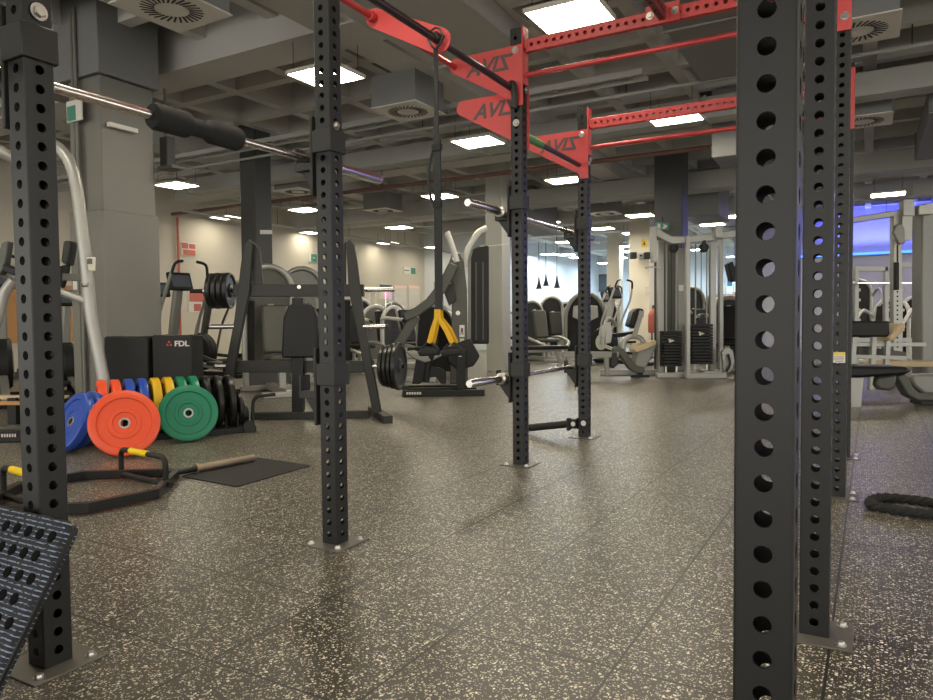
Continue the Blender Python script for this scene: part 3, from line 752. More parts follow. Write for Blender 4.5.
# foam mat
m0 = G(180, 477); m1 = G(237, 487.5); a_ = (m1 - m0); b_ = V((-a_.y, a_.x, 0)).normalized() * 0.66
b_ = V((0.30, 0.585, 0))
mt = thing('floor_mat', 'small black foam mat on the floor under the trap bar sleeve', 'mat', m0 + a_ / 2 + b_ / 2, 0)
cs = [-a_ / 2 - b_ / 2, a_ / 2 - b_ / 2, a_ / 2 + b_ / 2, -a_ / 2 + b_ / 2]
pl = []
for i in range(4):
    p, q, r = cs[i - 1], cs[i], cs[(i + 1) % 4]; d1 = (p - q).normalized() * 0.03; d2 = (r - q).normalized() * 0.03
    for k in range(4): t = k / 3; pl.append((q + d1) * (1 - t) ** 2 + q * 2 * t * (1 - t) + (q + d2) * t * t)
MB().prism(pl, (0, 0, 0.007)).build('mat_base', 'foam', mt, bevel=0.002)

# ------------------------------------------------------------------ weight plates
def axis_rot(axis, spin=0.0):
    y = V(axis).normalized(); t = V((0, 0, 1)); x = y.cross(t).normalized(); z = x.cross(y)
    return (Matrix((x, y, z)).transposed() @ Matrix.Rotation(spin, 3, 'Y')).to_euler()
pcache = {}
def plate(kind, label, c, axis, R=0.225, w=0.06, m='rubber', mh='steel', group=None, m2=None):
    t = thing(kind, label, 'weight plate', c, 0, group, rot=axis_rot(axis))
    key = (kind, R, w, m, mh)
    if key not in pcache:
        mb = MB(); h = w / 2
        if kind == 'bumper_plate':
            prof = [(0.027, -h * .55), (0.075, -h * .55), (0.08, -h * .75), (R * 0.46, -h * .75), (R * 0.48, -h * .62), (R * 0.74, -h * .62), (R * 0.77, -h * .95), (R * 0.93, -h), (R * 0.985, -h * .85), (R, -h * .6)]
        else:
            prof = [(0.027, -h), (0.06, -h), (0.066, -h * .8), (0.075, -h * .35), (R * 0.80, -h * .35), (R * 0.84, -h * .9), (R * 0.95, -h), (R, -h * .6)]
        prof = prof + [(r, -z) for r, z in reversed(prof)]
        mb.lathe(prof, (0, 0, 0), (0, 1, 0), 44, closed=True)
        d = mb.build('disc', m, t); 
        mb = MB(); mb.lathe([(0.0255, -h * .62), (0.037, -h * .62), (0.040, -h * .5), (0.040, h * .5), (0.037, h * .62), (0.0255, h * .62)], (0, 0, 0), (0, 1, 0), 24, closed=True)
        hb = mb.build('hub_ring', mh, t)
        pcache[key] = (d.data, hb.data)
    else:
        for nm, me in zip(('disc', 'hub_ring'), pcache[key]):
            o = bpy.data.objects.new(nm, me); COL.objects.link(o); o.parent = t
    return t
# rack line on the floor
ra, rb = V((-3.06, 5.54, 0)), V((-2.02, 6.17, 0)); rdv = (rb - ra).normalized(); rnv = V((rdv.y, -rdv.x, 0)); Lr = (rb - ra).length
pr_ = thing('plate_rack', 'low black floor rack holding the row of weight plates', 'plate rack', ra, atan2(rdv.y, rdv.x))
mb = MB()
for s in (-1, 1): MB().box((Lr / 2 + 0.04, s * 0.13, 0.025), (Lr + 0.18, 0.05, 0.05)).build('rail', 'black', pr_, bevel=0.004)
k = 0
for i in range(13):
    x = 0.02 + i * (Lr - 0.04) / 12
    MB().tube(fillet([(x, -0.13, 0.05), (x, -0.13, 0.17), (x, 0.13, 0.17), (x, 0.13, 0.05)], 0.03, 4), 0.009, 8).build('divider', 'blackm', pr_)
MB().tube(fillet([(Lr + 0.10, -0.13, 0.03), (Lr + 0.11, -0.13, 0.26), (Lr + 0.14, -0.13, 0.305), (Lr + 0.30, -0.15, 0.315)], 0.06), 0.015, 10).build('handle', 'black', pr_)
for s in (-1, 1):
    MB().cyl((Lr + 0.06, s * 0.175 - 0.015, 0.055), (Lr + 0.06, s * 0.175 + 0.015, 0.055), 0.05, n=16).build('wheel', 'rubber', pr_)
slots = [('blue', 'far left end'), ('orange', 'first'), ('orange', 'second'), ('blue', 'a'), ('blue', 'b'), ('yellow', 'a'), ('yellow', 'b'), ('green', 'a'), ('green', 'b'), ('black', 'a'), ('black', 'b'), ('black', 'c'), ('black', 'd')]
def rp(s, n, z): return ra + rdv * s + rnv * n + V((0, 0, z))
lab = {1: 'orange bumper plate upright in the rack, left one of the two orange',
       2: 'orange bumper plate upright in the rack, next to the blue ones',
       3: 'blue bumper plate upright in the rack, next to the orange ones', 4: 'blue bumper plate upright in the rack, next to the yellow ones',
       5: 'yellow bumper plate upright in the rack, next to the blue ones', 6: 'yellow bumper plate upright in the rack, next to the green ones',
       7: 'green bumper plate upright in the rack, next to the yellow ones', 8: 'green bumper plate upright in the rack, next to the black plates',
       9: 'black weight plate upright in the rack, next to the green ones', 10: 'second black weight plate upright in the rack, counted from the green ones',
       11: 'third black weight plate upright in the rack, counted from the green ones'}
span = Lr - 0.04
for i in range(1, 12):
    colr = slots[i][0]; s = 0.02 + span * (i + 0.5 - 0.5) / 12 + span / 24
    if colr == 'black': plate('weight_plate', lab[i], rp(s, 0, 0.272 - 0.0 + 0.0), rdv, 0.222, 0.05, 'rubber', 'steel', 'plates standing in the floor rack')
    else: plate('bumper_plate', lab[i], rp(s, 0, 0.275), rdv, 0.225, 0.07, colr, 'steel', 'plates standing in the floor rack')
for k in range(3):
    plate('weight_plate', ['small black weight plate at the handle end of the floor rack, largest of three', 'small black weight plate at the handle end of the floor rack, middle of three', 'small black weight plate at the handle end of the floor rack, smallest of three'][k],
          rp(0.02 + span * 11.78 / 12 + 0.052 + 0.032 * k, 0, 0.05 + [0.15, 0.115, 0.085][k]), rdv, [0.15, 0.115, 0.085][k], 0.028, 'rubber', 'steel', 'small plates at the handle end of the floor rack')
# leaning plates: axis tilts upward so that the top rests against the row
def leaning(kind, label, px, py_c, depth, R, w, m, facing, tilt, group):
    c = AT(px, py_c, depth); c.z = R * cos(tilt) + w / 2 * sin(tilt) + 0.001
    f = V(facing).normalized(); ax = V((f.x * cos(tilt), f.y * cos(tilt), sin(tilt)))
    return plate(kind, label, c, -ax, R, w, m, 'steel', group)
leaning('bumper_plate', 'large orange bumper plate leaning against the front of the floor rack', 124.5, 419, 5.0, 0.235, 0.075, 'orange', (0.40, -0.92, 0), radians(14), 'plates leaning on the floor rack')
leaning('bumper_plate', 'large green bumper plate leaning against the front of the floor rack', 188.5, 414, 5.62, 0.225, 0.07, 'green', (0.40, -0.92, 0), radians(12), 'plates leaning on the floor rack')
leaning('bumper_plate', 'blue bumper plate leaning at the left end of the rack, outermost of two', 73, 420, 5.22, 0.225, 0.065, 'blue', (-0.62, -0.78, 0), radians(24), 'plates leaning on the floor rack')
leaning('bumper_plate', 'blue bumper plate leaning at the left end of the rack, inner of two', 84, 420, 5.34, 0.225, 0.065, 'blue', (-0.62, -0.78, 0), radians(24), 'plates leaning on the floor rack')

# ------------------------------------------------------------------ black boxes behind the plates
def box_at(name, label, px0, px1, pyt, depth, dy, m, cat, turn=0.0):
    a = AT(px0, 321, depth); b = AT(px1, 321, depth); zt = AT((px0 + px1) / 2, pyt, depth).z; w = b.x - a.x
    t = thing(name, label, cat, ((a.x + b.x) / 2, depth + dy / 2, 0), turn)
    MB().box((0, 0, zt / 2), (w, dy, zt)).build('body', m, t, bevel=0.012)
    mb = MB(); 
    for s in (-1, 1): mb.cyl((s * w * 0.25, -dy / 2 - 0.002, zt * 0.55), (s * w * 0.25, -dy / 2 + 0.01, zt * 0.55), 0.012, n=10)
    for s in (-1, 1): MB().box((s * (w / 2 - 0.02), 0, zt + 0.002), (0.03, dy * 0.8, 0.006)).build('edge_strip', 'vinyl', t)
    return t, w, zt
box_at('jump_box', 'plain black box against the wide grey column, left of the lettered one', 103, 146.5, 337, 6.24, 0.32, 'blackm', 'box')
t, w, zt = box_at('jump_box', 'black box with a small red emblem and pale letters, behind the plates', 151, 191, 335.5, 6.28, 0.28, 'blackm', 'box')
text_mesh('FDL', 0.066, 0.002, 'lettering', 'logo', t, Matrix.Translation((0.09, -0.142, zt - 0.075)) @ Matrix.Rotation(pi / 2, 4, 'X'), 0.0, 1.15)
mb = MB(); 
for a in (pi / 2, pi / 2 + 2 * pi / 3, pi / 2 + 4 * pi / 3): mb.prism([(-0.022 + 0.028 * cos(a) * 0.62 + 0.014 * cos(a + b), -0.142, zt - 0.075 + 0.028 * sin(a) * 0.62 + 0.014 * sin(a + b)) for b in (0, 2 * pi / 3, 4 * pi / 3)], (0, 0.004, 0))
mb.build('emblem', 'logored', t, smooth=False)

# ------------------------------------------------------------------ battle rope at the right
rp0 = G(872, 503); 
rope = thing('battle_rope', 'thick black twisted rope looped on the floor at the right edge', 'rope', (rp0.x, rp0.y, 0), 0)
path = [G(px, py, 0.024) - V((rp0.x, rp0.y, 0)) for px, py in [(985, 512), (955, 507), (935, 503), (905, 499), (882, 497.5), (871, 500.5), (871, 505), (884, 508), (905, 511.5), (935, 515), (965, 519), (1000, 524)]]
path = smooth_path(path, 10)
mb = MB(); K = 3
cum = 0; prev = path[0]; strands = [[] for _ in range(K)]
for i, p in enumerate(path):
    cum += (p - prev).length; prev = p
    tq = (path[min(i + 1, len(path) - 1)] - path[max(i - 1, 0)]).normalized(); sd = tq.cross(V((0, 0, 1))).normalized(); upv = sd.cross(tq)
    for k in range(K):
        a = cum * 2 * pi / 0.13 + 2 * pi * k / K
        strands[k].append(p + (sd * cos(a) + upv * sin(a)) * 0.0115)
for k in range(K): mb.tube(strands[k], 0.0135, 8)
mb.build('rope_strands', 'foam', rope)
ep = path[2] + V((0, 0, 0.0))
MB().tube([path[12], path[10], path[6], path[3]], 0.031, 12).build('heat_shrink_sleeve', 'rubber', rope)
# ================================================================== MACHINES
class PX:                                    # build a thing from points read at one distance
    def __init__(s, name, label, cat, px, d, group=None):
        p = AT(px, 321, d); s.b = V((p.x, d, 0)); s.d = d; s.t = thing(name, label, cat, s.b, 0, group); s.k = d / FPX
    def __call__(s, px, py, dy=0.0): return AT(px, py, s.d + dy) - s.b
    def tube(s, name, pts, r, m, par=None, smooth=True, n=10):
        P = [s(*p) for p in pts]
        if smooth and len(P) > 2: P = smooth_path(P, 6)
        return MB().tube(P, r, n).build(name, m, par or s.t)
    def slab(s, name, pts, dy0, th, m, par=None, bevel=0.008):      # outline in the picture plane, given depth offset and thickness
        P = [s(px, py, dy0) for px, py in pts]
        return MB().prism(P, (0, th, 0)).build(name, m, par or s.t, bevel=bevel)
    def beam(s, name, a, b, w, h, m, par=None, bevel=0.004): return MB().bar(s(*a), s(*b), w, h).build(name, m, par or s.t, bevel=bevel)
    def foot(s, px, dy, L, m, z=0.03, w=0.09, ang=0.0, name='foot_rail'):
        p = s(px, 321, dy); p.z = z; d = V((cos(ang), sin(ang), 0)) * L / 2
        return MB().bar(p - d, p + d, w, z * 2).build(name, m, s.t, bevel=0.006)

# ------------------------------------------------------------------ bench press station with storage pegs
D = 6.9
b = PX('press_bench', 'black press bench station with sloping uprights and plate pegs', 'bench', 302, D)
for side in (0, 1):
    X = (lambda x: x) if side else (lambda x: 598 - x)
    fr = X(377); 
    up_ = b.slab('upright', [(X(372.5), 413), (X(381.5), 413), (X(364), 320), (X(357), 262), (X(354), 245), (X(349), 239), (X(346), 243), (X(348.5), 290), (X(356.5), 330)], -0.03, 0.06, 'darkgrey')
    b.slab('safety_hook', [(X(346), 241), (X(338), 250), (X(335), 285), (X(340), 292), (X(346), 290)], 0.03, 0.03, 'darkgrey', up_)
    # rear stay
    b.beam('rear_stay', (X(347), 300, 0.12), (X(347), 372, 0.35), 0.07, 0.05, 'darkgrey')
    foot_a = b(X(372), 405, 0.42); foot_a.z = 0.035; foot_b = b(X(388), 412, -0.38); foot_b.z = 0.035
    ft = MB().bar(foot_a, foot_b, 0.09, 0.07).build('foot_rail', 'darkgrey', b.t, bevel=0.005)
    # storage pegs
    for py, L_ in ((326.5, 0.26), (366, 0.32 if side else 0.12)):
        p = b(X(360 if py < 340 else 370), py, 0.0); s_ = 1 if side else -1
        pd_ = V((s_ * L_, -0.2 * L_, 0)); pg = MB().cyl(p, p + pd_, 0.024, n=14).build('storage_peg', 'chrome', b.t)
        MB().cyl(p + pd_, p + pd_ * 1.08, 0.024, n=14).build('end_cap', 'rubber', pg)
b.beam('crossbeam', (234, 290.5, 0.05), (364, 290.5, 0.05), 0.08, 0.118, 'darkgrey')
b.beam('crossbeam', (224, 366.5, 0.08), (374, 366.5, 0.08), 0.08, 0.115, 'darkgrey')
bolt(b.t, b(299, 287, 0.005), (0, -1, 0), 0.014)
b.slab('backrest', [(281, 358), (283, 318), (288, 306), (293, 303), (308, 303), (313, 306), (317, 318), (319, 358)], -0.10, 0.07, 'vinyl', None, 0.02)
b.beam('spine_post', (298.5, 298, 0.02), (298.5, 412, 0.02), 0.11, 0.09, 'black')
p0 = b(299, 411, 0.0); p0.z = 0.035
MB().bar(p0 + V((-0.46, -0.02, 0)), p0 + V((0.68, 0.05, 0)), 0.08, 0.07).build('base_rail', 'darkgrey', b.t, bevel=0.005)
bx_z = b(298, 291.5).z
bbl = thing('barbell', 'barbell loaded with four black plates on the left of the press bench', 'barbell', (b.b.x, D + 0.29, bx_z + 0.02), 0.0)
wl = (298.5 - 182) * D / FPX
MB().cyl((-wl + 0.3, -0.14, 0), (0.86 * 0.78, -0.14, 0), 0.014, n=12).build('shaft', 'chrome', bbl)
MB().cyl((0.60, -0.14, 0), (0.89, -0.14, 0), 0.025, n=14).build('sleeve', 'chrome', bbl)
MB().cyl((-wl + 0.43, -0.14, 0), (-wl, -0.14, 0), 0.0205, n=14).build('sleeve', 'blackm', bbl)
cl = MB().lathe([(0.026, -0.02), (0.04, -0.018), (0.04, 0.018), (0.026, 0.02)], (-wl + 0.15, -0.14, 0), (1, 0, 0), 16, ).build('clamp', 'steel', bbl)
MB().cyl((-wl + 0.15, -0.14, 0.03), (-wl + 0.15, -0.14, 0.09), 0.008, n=8).build('lever', 'steel', cl)
for k in range(4):
    px = 212.5 + k * 5.6; p = AT(px, 290, D + 0.15)
    plate('weight_plate', ['black plate on the press bench barbell, outermost of four on its left sleeve', 'black plate on the press bench barbell, second from the outer end', 'black plate on the press bench barbell, third from the outer end', 'black plate on the press bench barbell, innermost of four beside the upright'][k],
          V((p.x, D + 0.15, bx_z + 0.02)), (1, 0, 0), 0.176 + 0.004 * (k % 2), 0.045, 'rubber', 'steel', 'plates on the barbell of the press bench')
for k in range(4):
    p = b(370, 366, 0.0) + b.b + V((1, -0.2, 0)) * (0.15 + 0.046 * k)
    plate('weight_plate', ['black plate on the low right peg of the press bench, nearest the upright', 'black plate on the low right peg of the press bench, second from the upright', 'black plate on the low right peg of the press bench, third from the upright', 'black plate on the low right peg of the press bench, outermost of four'][k],
          p, (1, -0.2, 0.0), [0.20, 0.21, 0.222, 0.235][k], 0.042, 'rubber', 'steel', 'plates on the low right peg of the press bench')

# ------------------------------------------------------------------ silver tube machine at the far left
b = PX('tube_frame_machine', 'tall silver machine of thick bent tubes at the left edge, behind the leftmost post', 'gym machine', 80, 6.0)
b.tube('main_tube', [(14, 136), (38, 139), (57, 147), (70, 163), (77, 190), (82, 230), (87, 275), (91, 315), (98, 352), (105, 388), (112, 420)], 0.050, 'silver', n=14)
b.tube('side_tube', [(-70, 120, -0.5), (-30, 136, -0.4), (2, 152, -0.3), (22, 168, -0.2), (30, 200, -0.2), (32, 260, -0.2), (34, 330, -0.2), (36, 438, -0.2)], 0.045, 'silver', n=14)
b.tube('cross_tube', [(-20, 266, -0.2), (15, 277, -0.1), (50, 288, 0), (86, 301, 0)], 0.035, 'silver', None, False, 12)
b.tube('lever_tube', [(14, 280, -0.3), (4, 294, -0.3), (-2, 318, -0.3), (-14, 350, -0.3)], 0.04, 'silver', n=12)
b.slab('arm_pad', [(60, 262), (63, 240), (71, 241), (67, 266)], -0.05, 0.12, 'darkgrey', None, 0.02)
b.slab('pad_bracket', [(59, 266), (68, 264), (66, 276), (62, 288), (59, 288)], 0.02, 0.05, 'black')
b.beam('pad_arm', (64, 277), (86, 278), 0.06, 0.06, 'midgrey')
b.slab('back_pad', [(2, 242), (8, 241), (4, 268), (0, 275), (-12, 275)], -0.3, 0.08, 'midgrey', None, 0.01)
b.slab('head_pad', [(2, 264), (16, 269), (16, 276), (2, 271)], -0.35, 0.10, 'vinyl', None, 0.01)
pl_ = b.slab('switch_plate', [(86, 257), (95, 257), (95, 271), (88, 271)], -0.07, 0.02, 'offwhite'); pl_['label'] = 'small white panel with a dark square'
b.slab('switch_window', [(87, 258.5), (92, 258.5), (92, 264), (87, 264)], -0.075, 0.01, 'midgrey', pl_, 0.001)
MB().tube([b(81, 284, -0.06), b(83, 286.5, -0.09), b(87, 286, -0.09), b(88, 283, -0.06)], 0.008, 8).build('pin_hook', 'chrome', b.t)
p = b(30, 321, -0.2); p.z = 0.055
MB().bar(p + V((-0.9, 0, 0)), p + V((0.62, 0.1, 0)), 0.11, 0.11).build('base_rail', 'midgrey', b.t, bevel=0.01)
bl = MB().bar(p + V((-0.6, -0.12, -0.01)), p + V((0.1, -0.10, -0.01)), 0.09, 0.09).build('base_skid', 'black', b.t, bevel=0.01)
for k in range(6): MB().box(p + V((-0.155 + k * 0.021, -0.163, 0.005)), (0.012, 0.003, 0.026)).build('lettering', 'logo', bl)
b2 = PX('weight_bar_rack', 'low wooden rack of bars on the floor at the left edge', 'bar rack', 20, 6.6)
MB().bar(b2(-60, 397), b2(66, 397), 0.12, 0.03).build('wood_rail', 'tan', b2.t, bevel=0.004)
MB().bar(b2(-60, 403, -0.1), b2(50, 403, -0.1), 0.06, 0.035).build('wood_rail', 'wood', b2.t, bevel=0.004)
for px in (-40, 18): q = b2(px, 397); MB().box((q.x, q.y, q.z / 2), (0.08, 0.2, q.z)).build('rack_leg', 'black', b2.t, bevel=0.004)

# ------------------------------------------------------------------ cardio machines with round flywheels
def cardio(label, px, d, turn, sc=1.0, m='silver', group='cardio machines by the beige wall', screen=True):
    p = AT(px, 321, d); t = thing('cross_trainer', label, 'gym machine', (p.x, d, 0), turn, group)
    def S(*a): return V(a) * sc
    MB().bar(S(0, -0.75, 0.05), S(0, 0.75, 0.05), 0.12 * sc, 0.08 * sc).build('base_rail', 'black', t, bevel=0.01)
    for y in (-0.72, 0.72): MB().bar(S(-0.3, y, 0.035), S(0.3, y, 0.035), 0.08 * sc, 0.07 * sc).build('stabilizer', 'black', t, bevel=0.01)
    MB().lathe([(0.02, -0.11), (0.30, -0.10), (0.34, -0.05), (0.34, 0.05), (0.30, 0.10), (0.02, 0.11)], S(0, 0.45, 0.46), (1, 0, 0), 26).build('flywheel_cover', 'blackm', t)
    for s in (-1, 1):
        MB().lathe([(0.0, 0.0), (0.16, 0.0), (0.17, -0.012)], S(s * 0.118, 0.45, 0.46), (s, 0, 0), 22).build('cover_disc', m, t)
    MB().bar(S(0, 0.42, 0.6), S(0, 0.20, 1.45), 0.12 * sc, 0.09 * sc).build('mast', m, t, bevel=0.02)
    c = MB().box(S(0, 0.16, 1.52), S(0.34, 0.06, 0.26), Matrix.Rotation(-0.35, 3, 'X')).build('console', 'black', t, bevel=0.02)
    if screen: MB().box(S(0, 0.122, 1.525), S(0.26, 0.012, 0.17), Matrix.Rotation(-0.35, 3, 'X')).build('display', 'glassd', c)
    for s in (-1, 1):
        MB().tube(smooth_path([S(s * 0.28, 0.35, 0.45), S(s * 0.30, 0.22, 0.95), S(s * 0.30, 0.0, 1.35), S(s * 0.26, -0.10, 1.62)], 5), 0.022 * sc, 8).build('moving_arm', m, t)
        MB().tube(smooth_path([S(s * 0.26, -0.10, 1.60), S(s * 0.22, -0.13, 1.74), S(s * 0.10, -0.10, 1.78)], 4), 0.02 * sc, 8).build('arm_grip', 'rubber', t)
        MB().bar(S(s * 0.2, 0.3, 0.40), S(s * 0.2, -0.55, 0.26 + 0.08 * s), 0.06 * sc, 0.06 * sc).build('pedal_arm', m, t, bevel=0.006)
        MB().box(S(s * 0.2, -0.42, 0.33 + 0.07 * s), S(0.15, 0.38, 0.05)).build('pedal', 'black', t, bevel=0.012)
    MB().bar(S(0, -0.7, 0.08), S(0, 0.35, 0.35), 0.09 * sc, 0.06 * sc).build('frame_spine', m, t, bevel=0.01)
    return t
cardio('grey cross trainer just right of the wide grey column, nearer the column', 163, 11.8, 0.7)
cardio('grey cross trainer between the red pipe and the loaded barbell', 187, 9.6, 0.9, 1.0, 'greyframe')
cardio('cross trainer half hidden behind the leftmost post, on its left', 2, 8.6, 0.6)
cardio('cross trainer half hidden behind the leftmost post, on its right', 70, 9.2, 0.7, 0.85)
cardio('cross trainer behind the low right pegs of the press bench', 218, 12.6, 1.1, 0.95, 'midgrey')

# ------------------------------------------------------------------ selectorized machines
def stack(parent, c, w=0.24, n=12, h=0.05, m='black', pin=5):
    c = V(c)
    for k in range(n): MB().box(c + V((0, 0, 0.03 + k * h + h / 2)), (w, 0.16, h * 0.84)).build('stack_plate', m, parent, bevel=0.003, seg=1)
    for s in (-1, 1): MB().cyl(c + V((s * w * 0.3, 0, 0.02)), c + V((s * w * 0.3, 0, 1.55)), 0.011, n=8).build('guide_rod', 'chrome', parent)
    MB().cyl(c + V((0, -0.10, 0.03 + pin * h + h / 2)), c + V((0, -0.07, 0.03 + pin * h + h / 2)), 0.018, n=8).build('selector_pin', 'yellow', parent)
def selector(label, px, d, turn, H=1.62, m='white', shroud='black', pad='vinyl', arms='up', group='seated machines in the middle of the room', sc=1.0):
    p = AT(px, 321, d); t = thing('weight_machine', label, 'gym machine', (p.x, d, 0), turn, group)
    # stack tower with a rounded hood at the back
    out = []
    for k in range(13): a = pi * k / 12; out.append((0.33 * cos(a), 0.42, H - 0.33 + 0.33 * sin(a)))
    out = [(0.33, 0.42, 0.08)] + out + [(-0.33, 0.42, 0.08)]
    MB().prism(out, (0, 0.05, 0)).build('tower_shroud', shroud, t, bevel=0.01)
    hp = [V((x, 0.40, z)) for x, y, z in out]
    MB().tube(hp, 0.042, 10).build('hoop_frame', m, t)
    tw = bpy.data.objects.new('weight_stack', None)
    st = MB().box((0, 0.53, 0.06), (0.5, 0.22, 0.06)).build('stack_base', m, t, bevel=0.01)
    stack(st, (0, 0.54, 0.08), 0.26, 10, 0.05)
    MB().bar((0, 0.45, 0.06), (0, -0.72, 0.06), 0.13, 0.10).build('base_rail', m, t, bevel=0.015)
    MB().bar((-0.36, -0.68, 0.04), (0.36, -0.68, 0.04), 0.10, 0.08).build('front_foot', m, t, bevel=0.015)
    MB().bar((-0.40, 0.45, 0.04), (0.40, 0.45, 0.04), 0.10, 0.08).build('rear_foot', m, t, bevel=0.015)
    MB().bar((0, -0.26, 0.08), (0, -0.26, 0.45), 0.09, 0.09).build('seat_post', m, t, bevel=0.01)
    MB().box((0, -0.26, 0.49), (0.40, 0.42, 0.08)).build('seat', pad, t, bevel=0.03)
    Rb = Matrix.Rotation(-0.22, 3, 'X')
    MB().box((0, 0.02, 0.86), (0.36, 0.08, 0.66), Rb).build('backrest', pad, t, bevel=0.03)
    MB().bar((0, 0.08, 0.5), (0, 0.30, 1.2), 0.08, 0.07).build('back_post', m, t, bevel=0.01)
    for s in (-1, 1):
        if arms == 'up': pts = [(s * 0.34, 0.40, H - 0.42), (s * 0.46, 0.15, H - 0.25), (s * 0.48, -0.20, H - 0.45), (s * 0.46, -0.40, H - 0.62)]
        elif arms == 'low': pts = [(s * 0.32, 0.2, 0.5), (s * 0.44, -0.1, 0.55), (s * 0.42, -0.5, 0.45), (s * 0.25, -0.66, 0.35)]
        else: pts = [(s * 0.34, 0.40, 1.0), (s * 0.50, 0.10, 1.02), (s * 0.52, -0.35, 0.98)]
        ar = MB().tube(smooth_path(pts, 5), 0.034, 9).build('lever_arm', m, t)
        e = V(pts[-1]); MB().cyl(e + V((0, 0.06, 0.02)), e + V((0, -0.09, -0.04)), 0.028, n=10).build('hand_grip', 'rubber', ar)
    if sc != 1.0: t.scale = (sc, sc, sc)
    return t
# ------------------------------------------------------------------ plate loaded chest press left of the centre column
D = 9.3
b = PX('chest_press', 'olive grey lever press with white bent handles, left of the light grey column', 'gym machine', 445, D)
b.slab('main_plate', [(450, 384), (452, 300), (449, 262), (452, 254), (460, 253), (464, 262), (467, 290), (468, 384)], 0.0, 0.10, 'midgrey', None, 0.012)
b.slab('curved_lever', [(449, 262), (458, 266), (454, 276), (445, 292), (432, 306), (418, 316), (406, 321), (403, 313), (414, 308), (426, 299), (437, 285), (444, 272)], -0.14, 0.10, 'midgrey', None, 0.012)
b.slab('lower_lever', [(411, 314), (420, 318), (404, 345), (394, 352), (392, 346)], -0.10, 0.10, 'midgrey', None, 0.012)
b.slab('link_plate', [(442, 288), (454, 282), (456, 300), (449, 306)], -0.06, 0.06, 'darkgrey', None, 0.01)
bolt(b.t, b(455, 258.5, -0.01), (0, -1, 0), 0.026); bolt(b.t, b(458, 313, -0.01), (0, -1, 0), 0.022)
b.tube('white_handle', [(447, 232), (450, 240), (454, 252), (457, 262)], 0.038, 'white', n=12)
b.tube('white_handle', [(464, 266, 0.1), (467, 252, 0.1), (473, 240, 0.1), (479, 232, 0.1), (487, 228, 0.1)], 0.040, 'white', n=12)
o_ = [(469, 344), (469, 258), (472, 250), (478, 246), (486, 245), (489, 246), (489, 344)]
b.slab('stack_shroud', o_, 0.25, 0.30, 'black', None, 0.02)
for px in (476, 483): b.beam('guide_rod', (px, 262, 0.24), (px, 340, 0.24), 0.02, 0.02, 'midgrey')
b.slab('shroud_edge', [(468, 344), (468, 258), (471, 250), (473, 250), (471, 258), (471, 344)], 0.22, 0.05, 'greyframe', None, 0.004)
pc2 = b.slab('instruction_card', [(459.5, 325), (464.5, 325), (464.5, 337), (459.5, 337)], -0.012, 0.012, 'paper', None, 0.0)
b.slab('card_figure', [(461, 328), (463, 328), (463.5, 335), (462.8, 335), (462, 331), (461.2, 335), (460.5, 335)], -0.014, 0.003, 'letter', pc2, 0.0)
b.slab('instruction_card', [(459.8, 338.5), (464.2, 338.5), (464.2, 342), (459.8, 342)], -0.012, 0.012, 'offwhite', None, 0.0)
# pivot weight block and front post
b.slab('pivot_block', [(445, 348), (470, 338), (480, 356), (474, 366), (458, 371), (448, 362)], -0.26, 0.14, 'black', None, 0.02)
b.beam('front_post', (461, 350, -0.36), (461, 392, -0.36), 0.11, 0.10, 'black')
bolt(b.t, b(460, 353.5, -0.42), (0, -1, 0), 0.03)
b.slab('side_frame', [(412, 384), (417, 352), (421, 352), (426, 366), (440, 368), (446, 372), (446, 384), (441, 384), (436, 377), (426, 378), (420, 384)], -0.22, 0.08, 'black', None, 0.01)
b.slab('seat', [(405, 352), (412, 351), (428, 356), (432, 361), (424, 363), (412, 358)], -0.25, 0.30, 'greyframe', None, 0.02)
b.tube('seat_frame', [(426, 382, -0.2), (428, 366, -0.2), (432, 354, -0.2), (438, 349, -0.2)], 0.045, 'black', n=10)
for px0, px1, dy in ((402, 484, -0.42), (402, 476, -0.12), (402, 470, 0.3)):
    a = b(px0, 321, dy); c = b(px1, 321, dy); a.z = c.z = 0.04
    rl = MB().bar(a, c, 0.09, 0.08).build('base_rail', 'black', b.t, bevel=0.008)
    if dy == -0.42:
        for k in range(6): MB().box(V((a.x + 0.06 + k * 0.032, a.y - 0.046, 0.045)), (0.024, 0.004, 0.03)).build('lettering', 'logo', rl)
b.beam('cross_rail', (405, 388, -0.3), (405, 386, 0.3), 0.08, 0.06, 'black')
a = b(450, 321, 0.0)
cb_ = MB().tube(smooth_path([b(489, 246, 0.3), b(510, 244, 0.4), b(530, 243, 0.5), b(545, 241, 0.6)], 4), 0.006, 6).build('thin_cable', 'steel', b.t)

# machine row seen past the press bench and the strap
selector('grey hoop machine behind the press bench, left of a pair', 276, 9.5, 0.5, 1.73, 'silver', 'midgrey', 'midgrey', group='hoop machines behind the press bench')
selector('grey hoop machine behind the press bench, right of a pair', 306, 11.6, 0.35, 1.86, 'silver', 'greyframe', 'midgrey', group='hoop machines behind the press bench')
selector('white framed machine low behind the right side of the press bench', 352, 13.4, 0.8, 1.2, 'silver', 'darkgrey', arms='low', group='hoop machines behind the press bench')
selector('white framed machine against the beige wall, left of the curved lever', 384, 15.5, 0.6, 1.30, 'white', 'greyframe', arms='fwd')
selector('white framed machine behind the strap handles', 408, 14.2, 0.9, 1.25, 'white', 'midgrey', arms='fwd')
selector('grey framed machine behind the curved lever of the press', 428, 11.7, -0.3, 1.2, 'silver', 'black', arms='low')
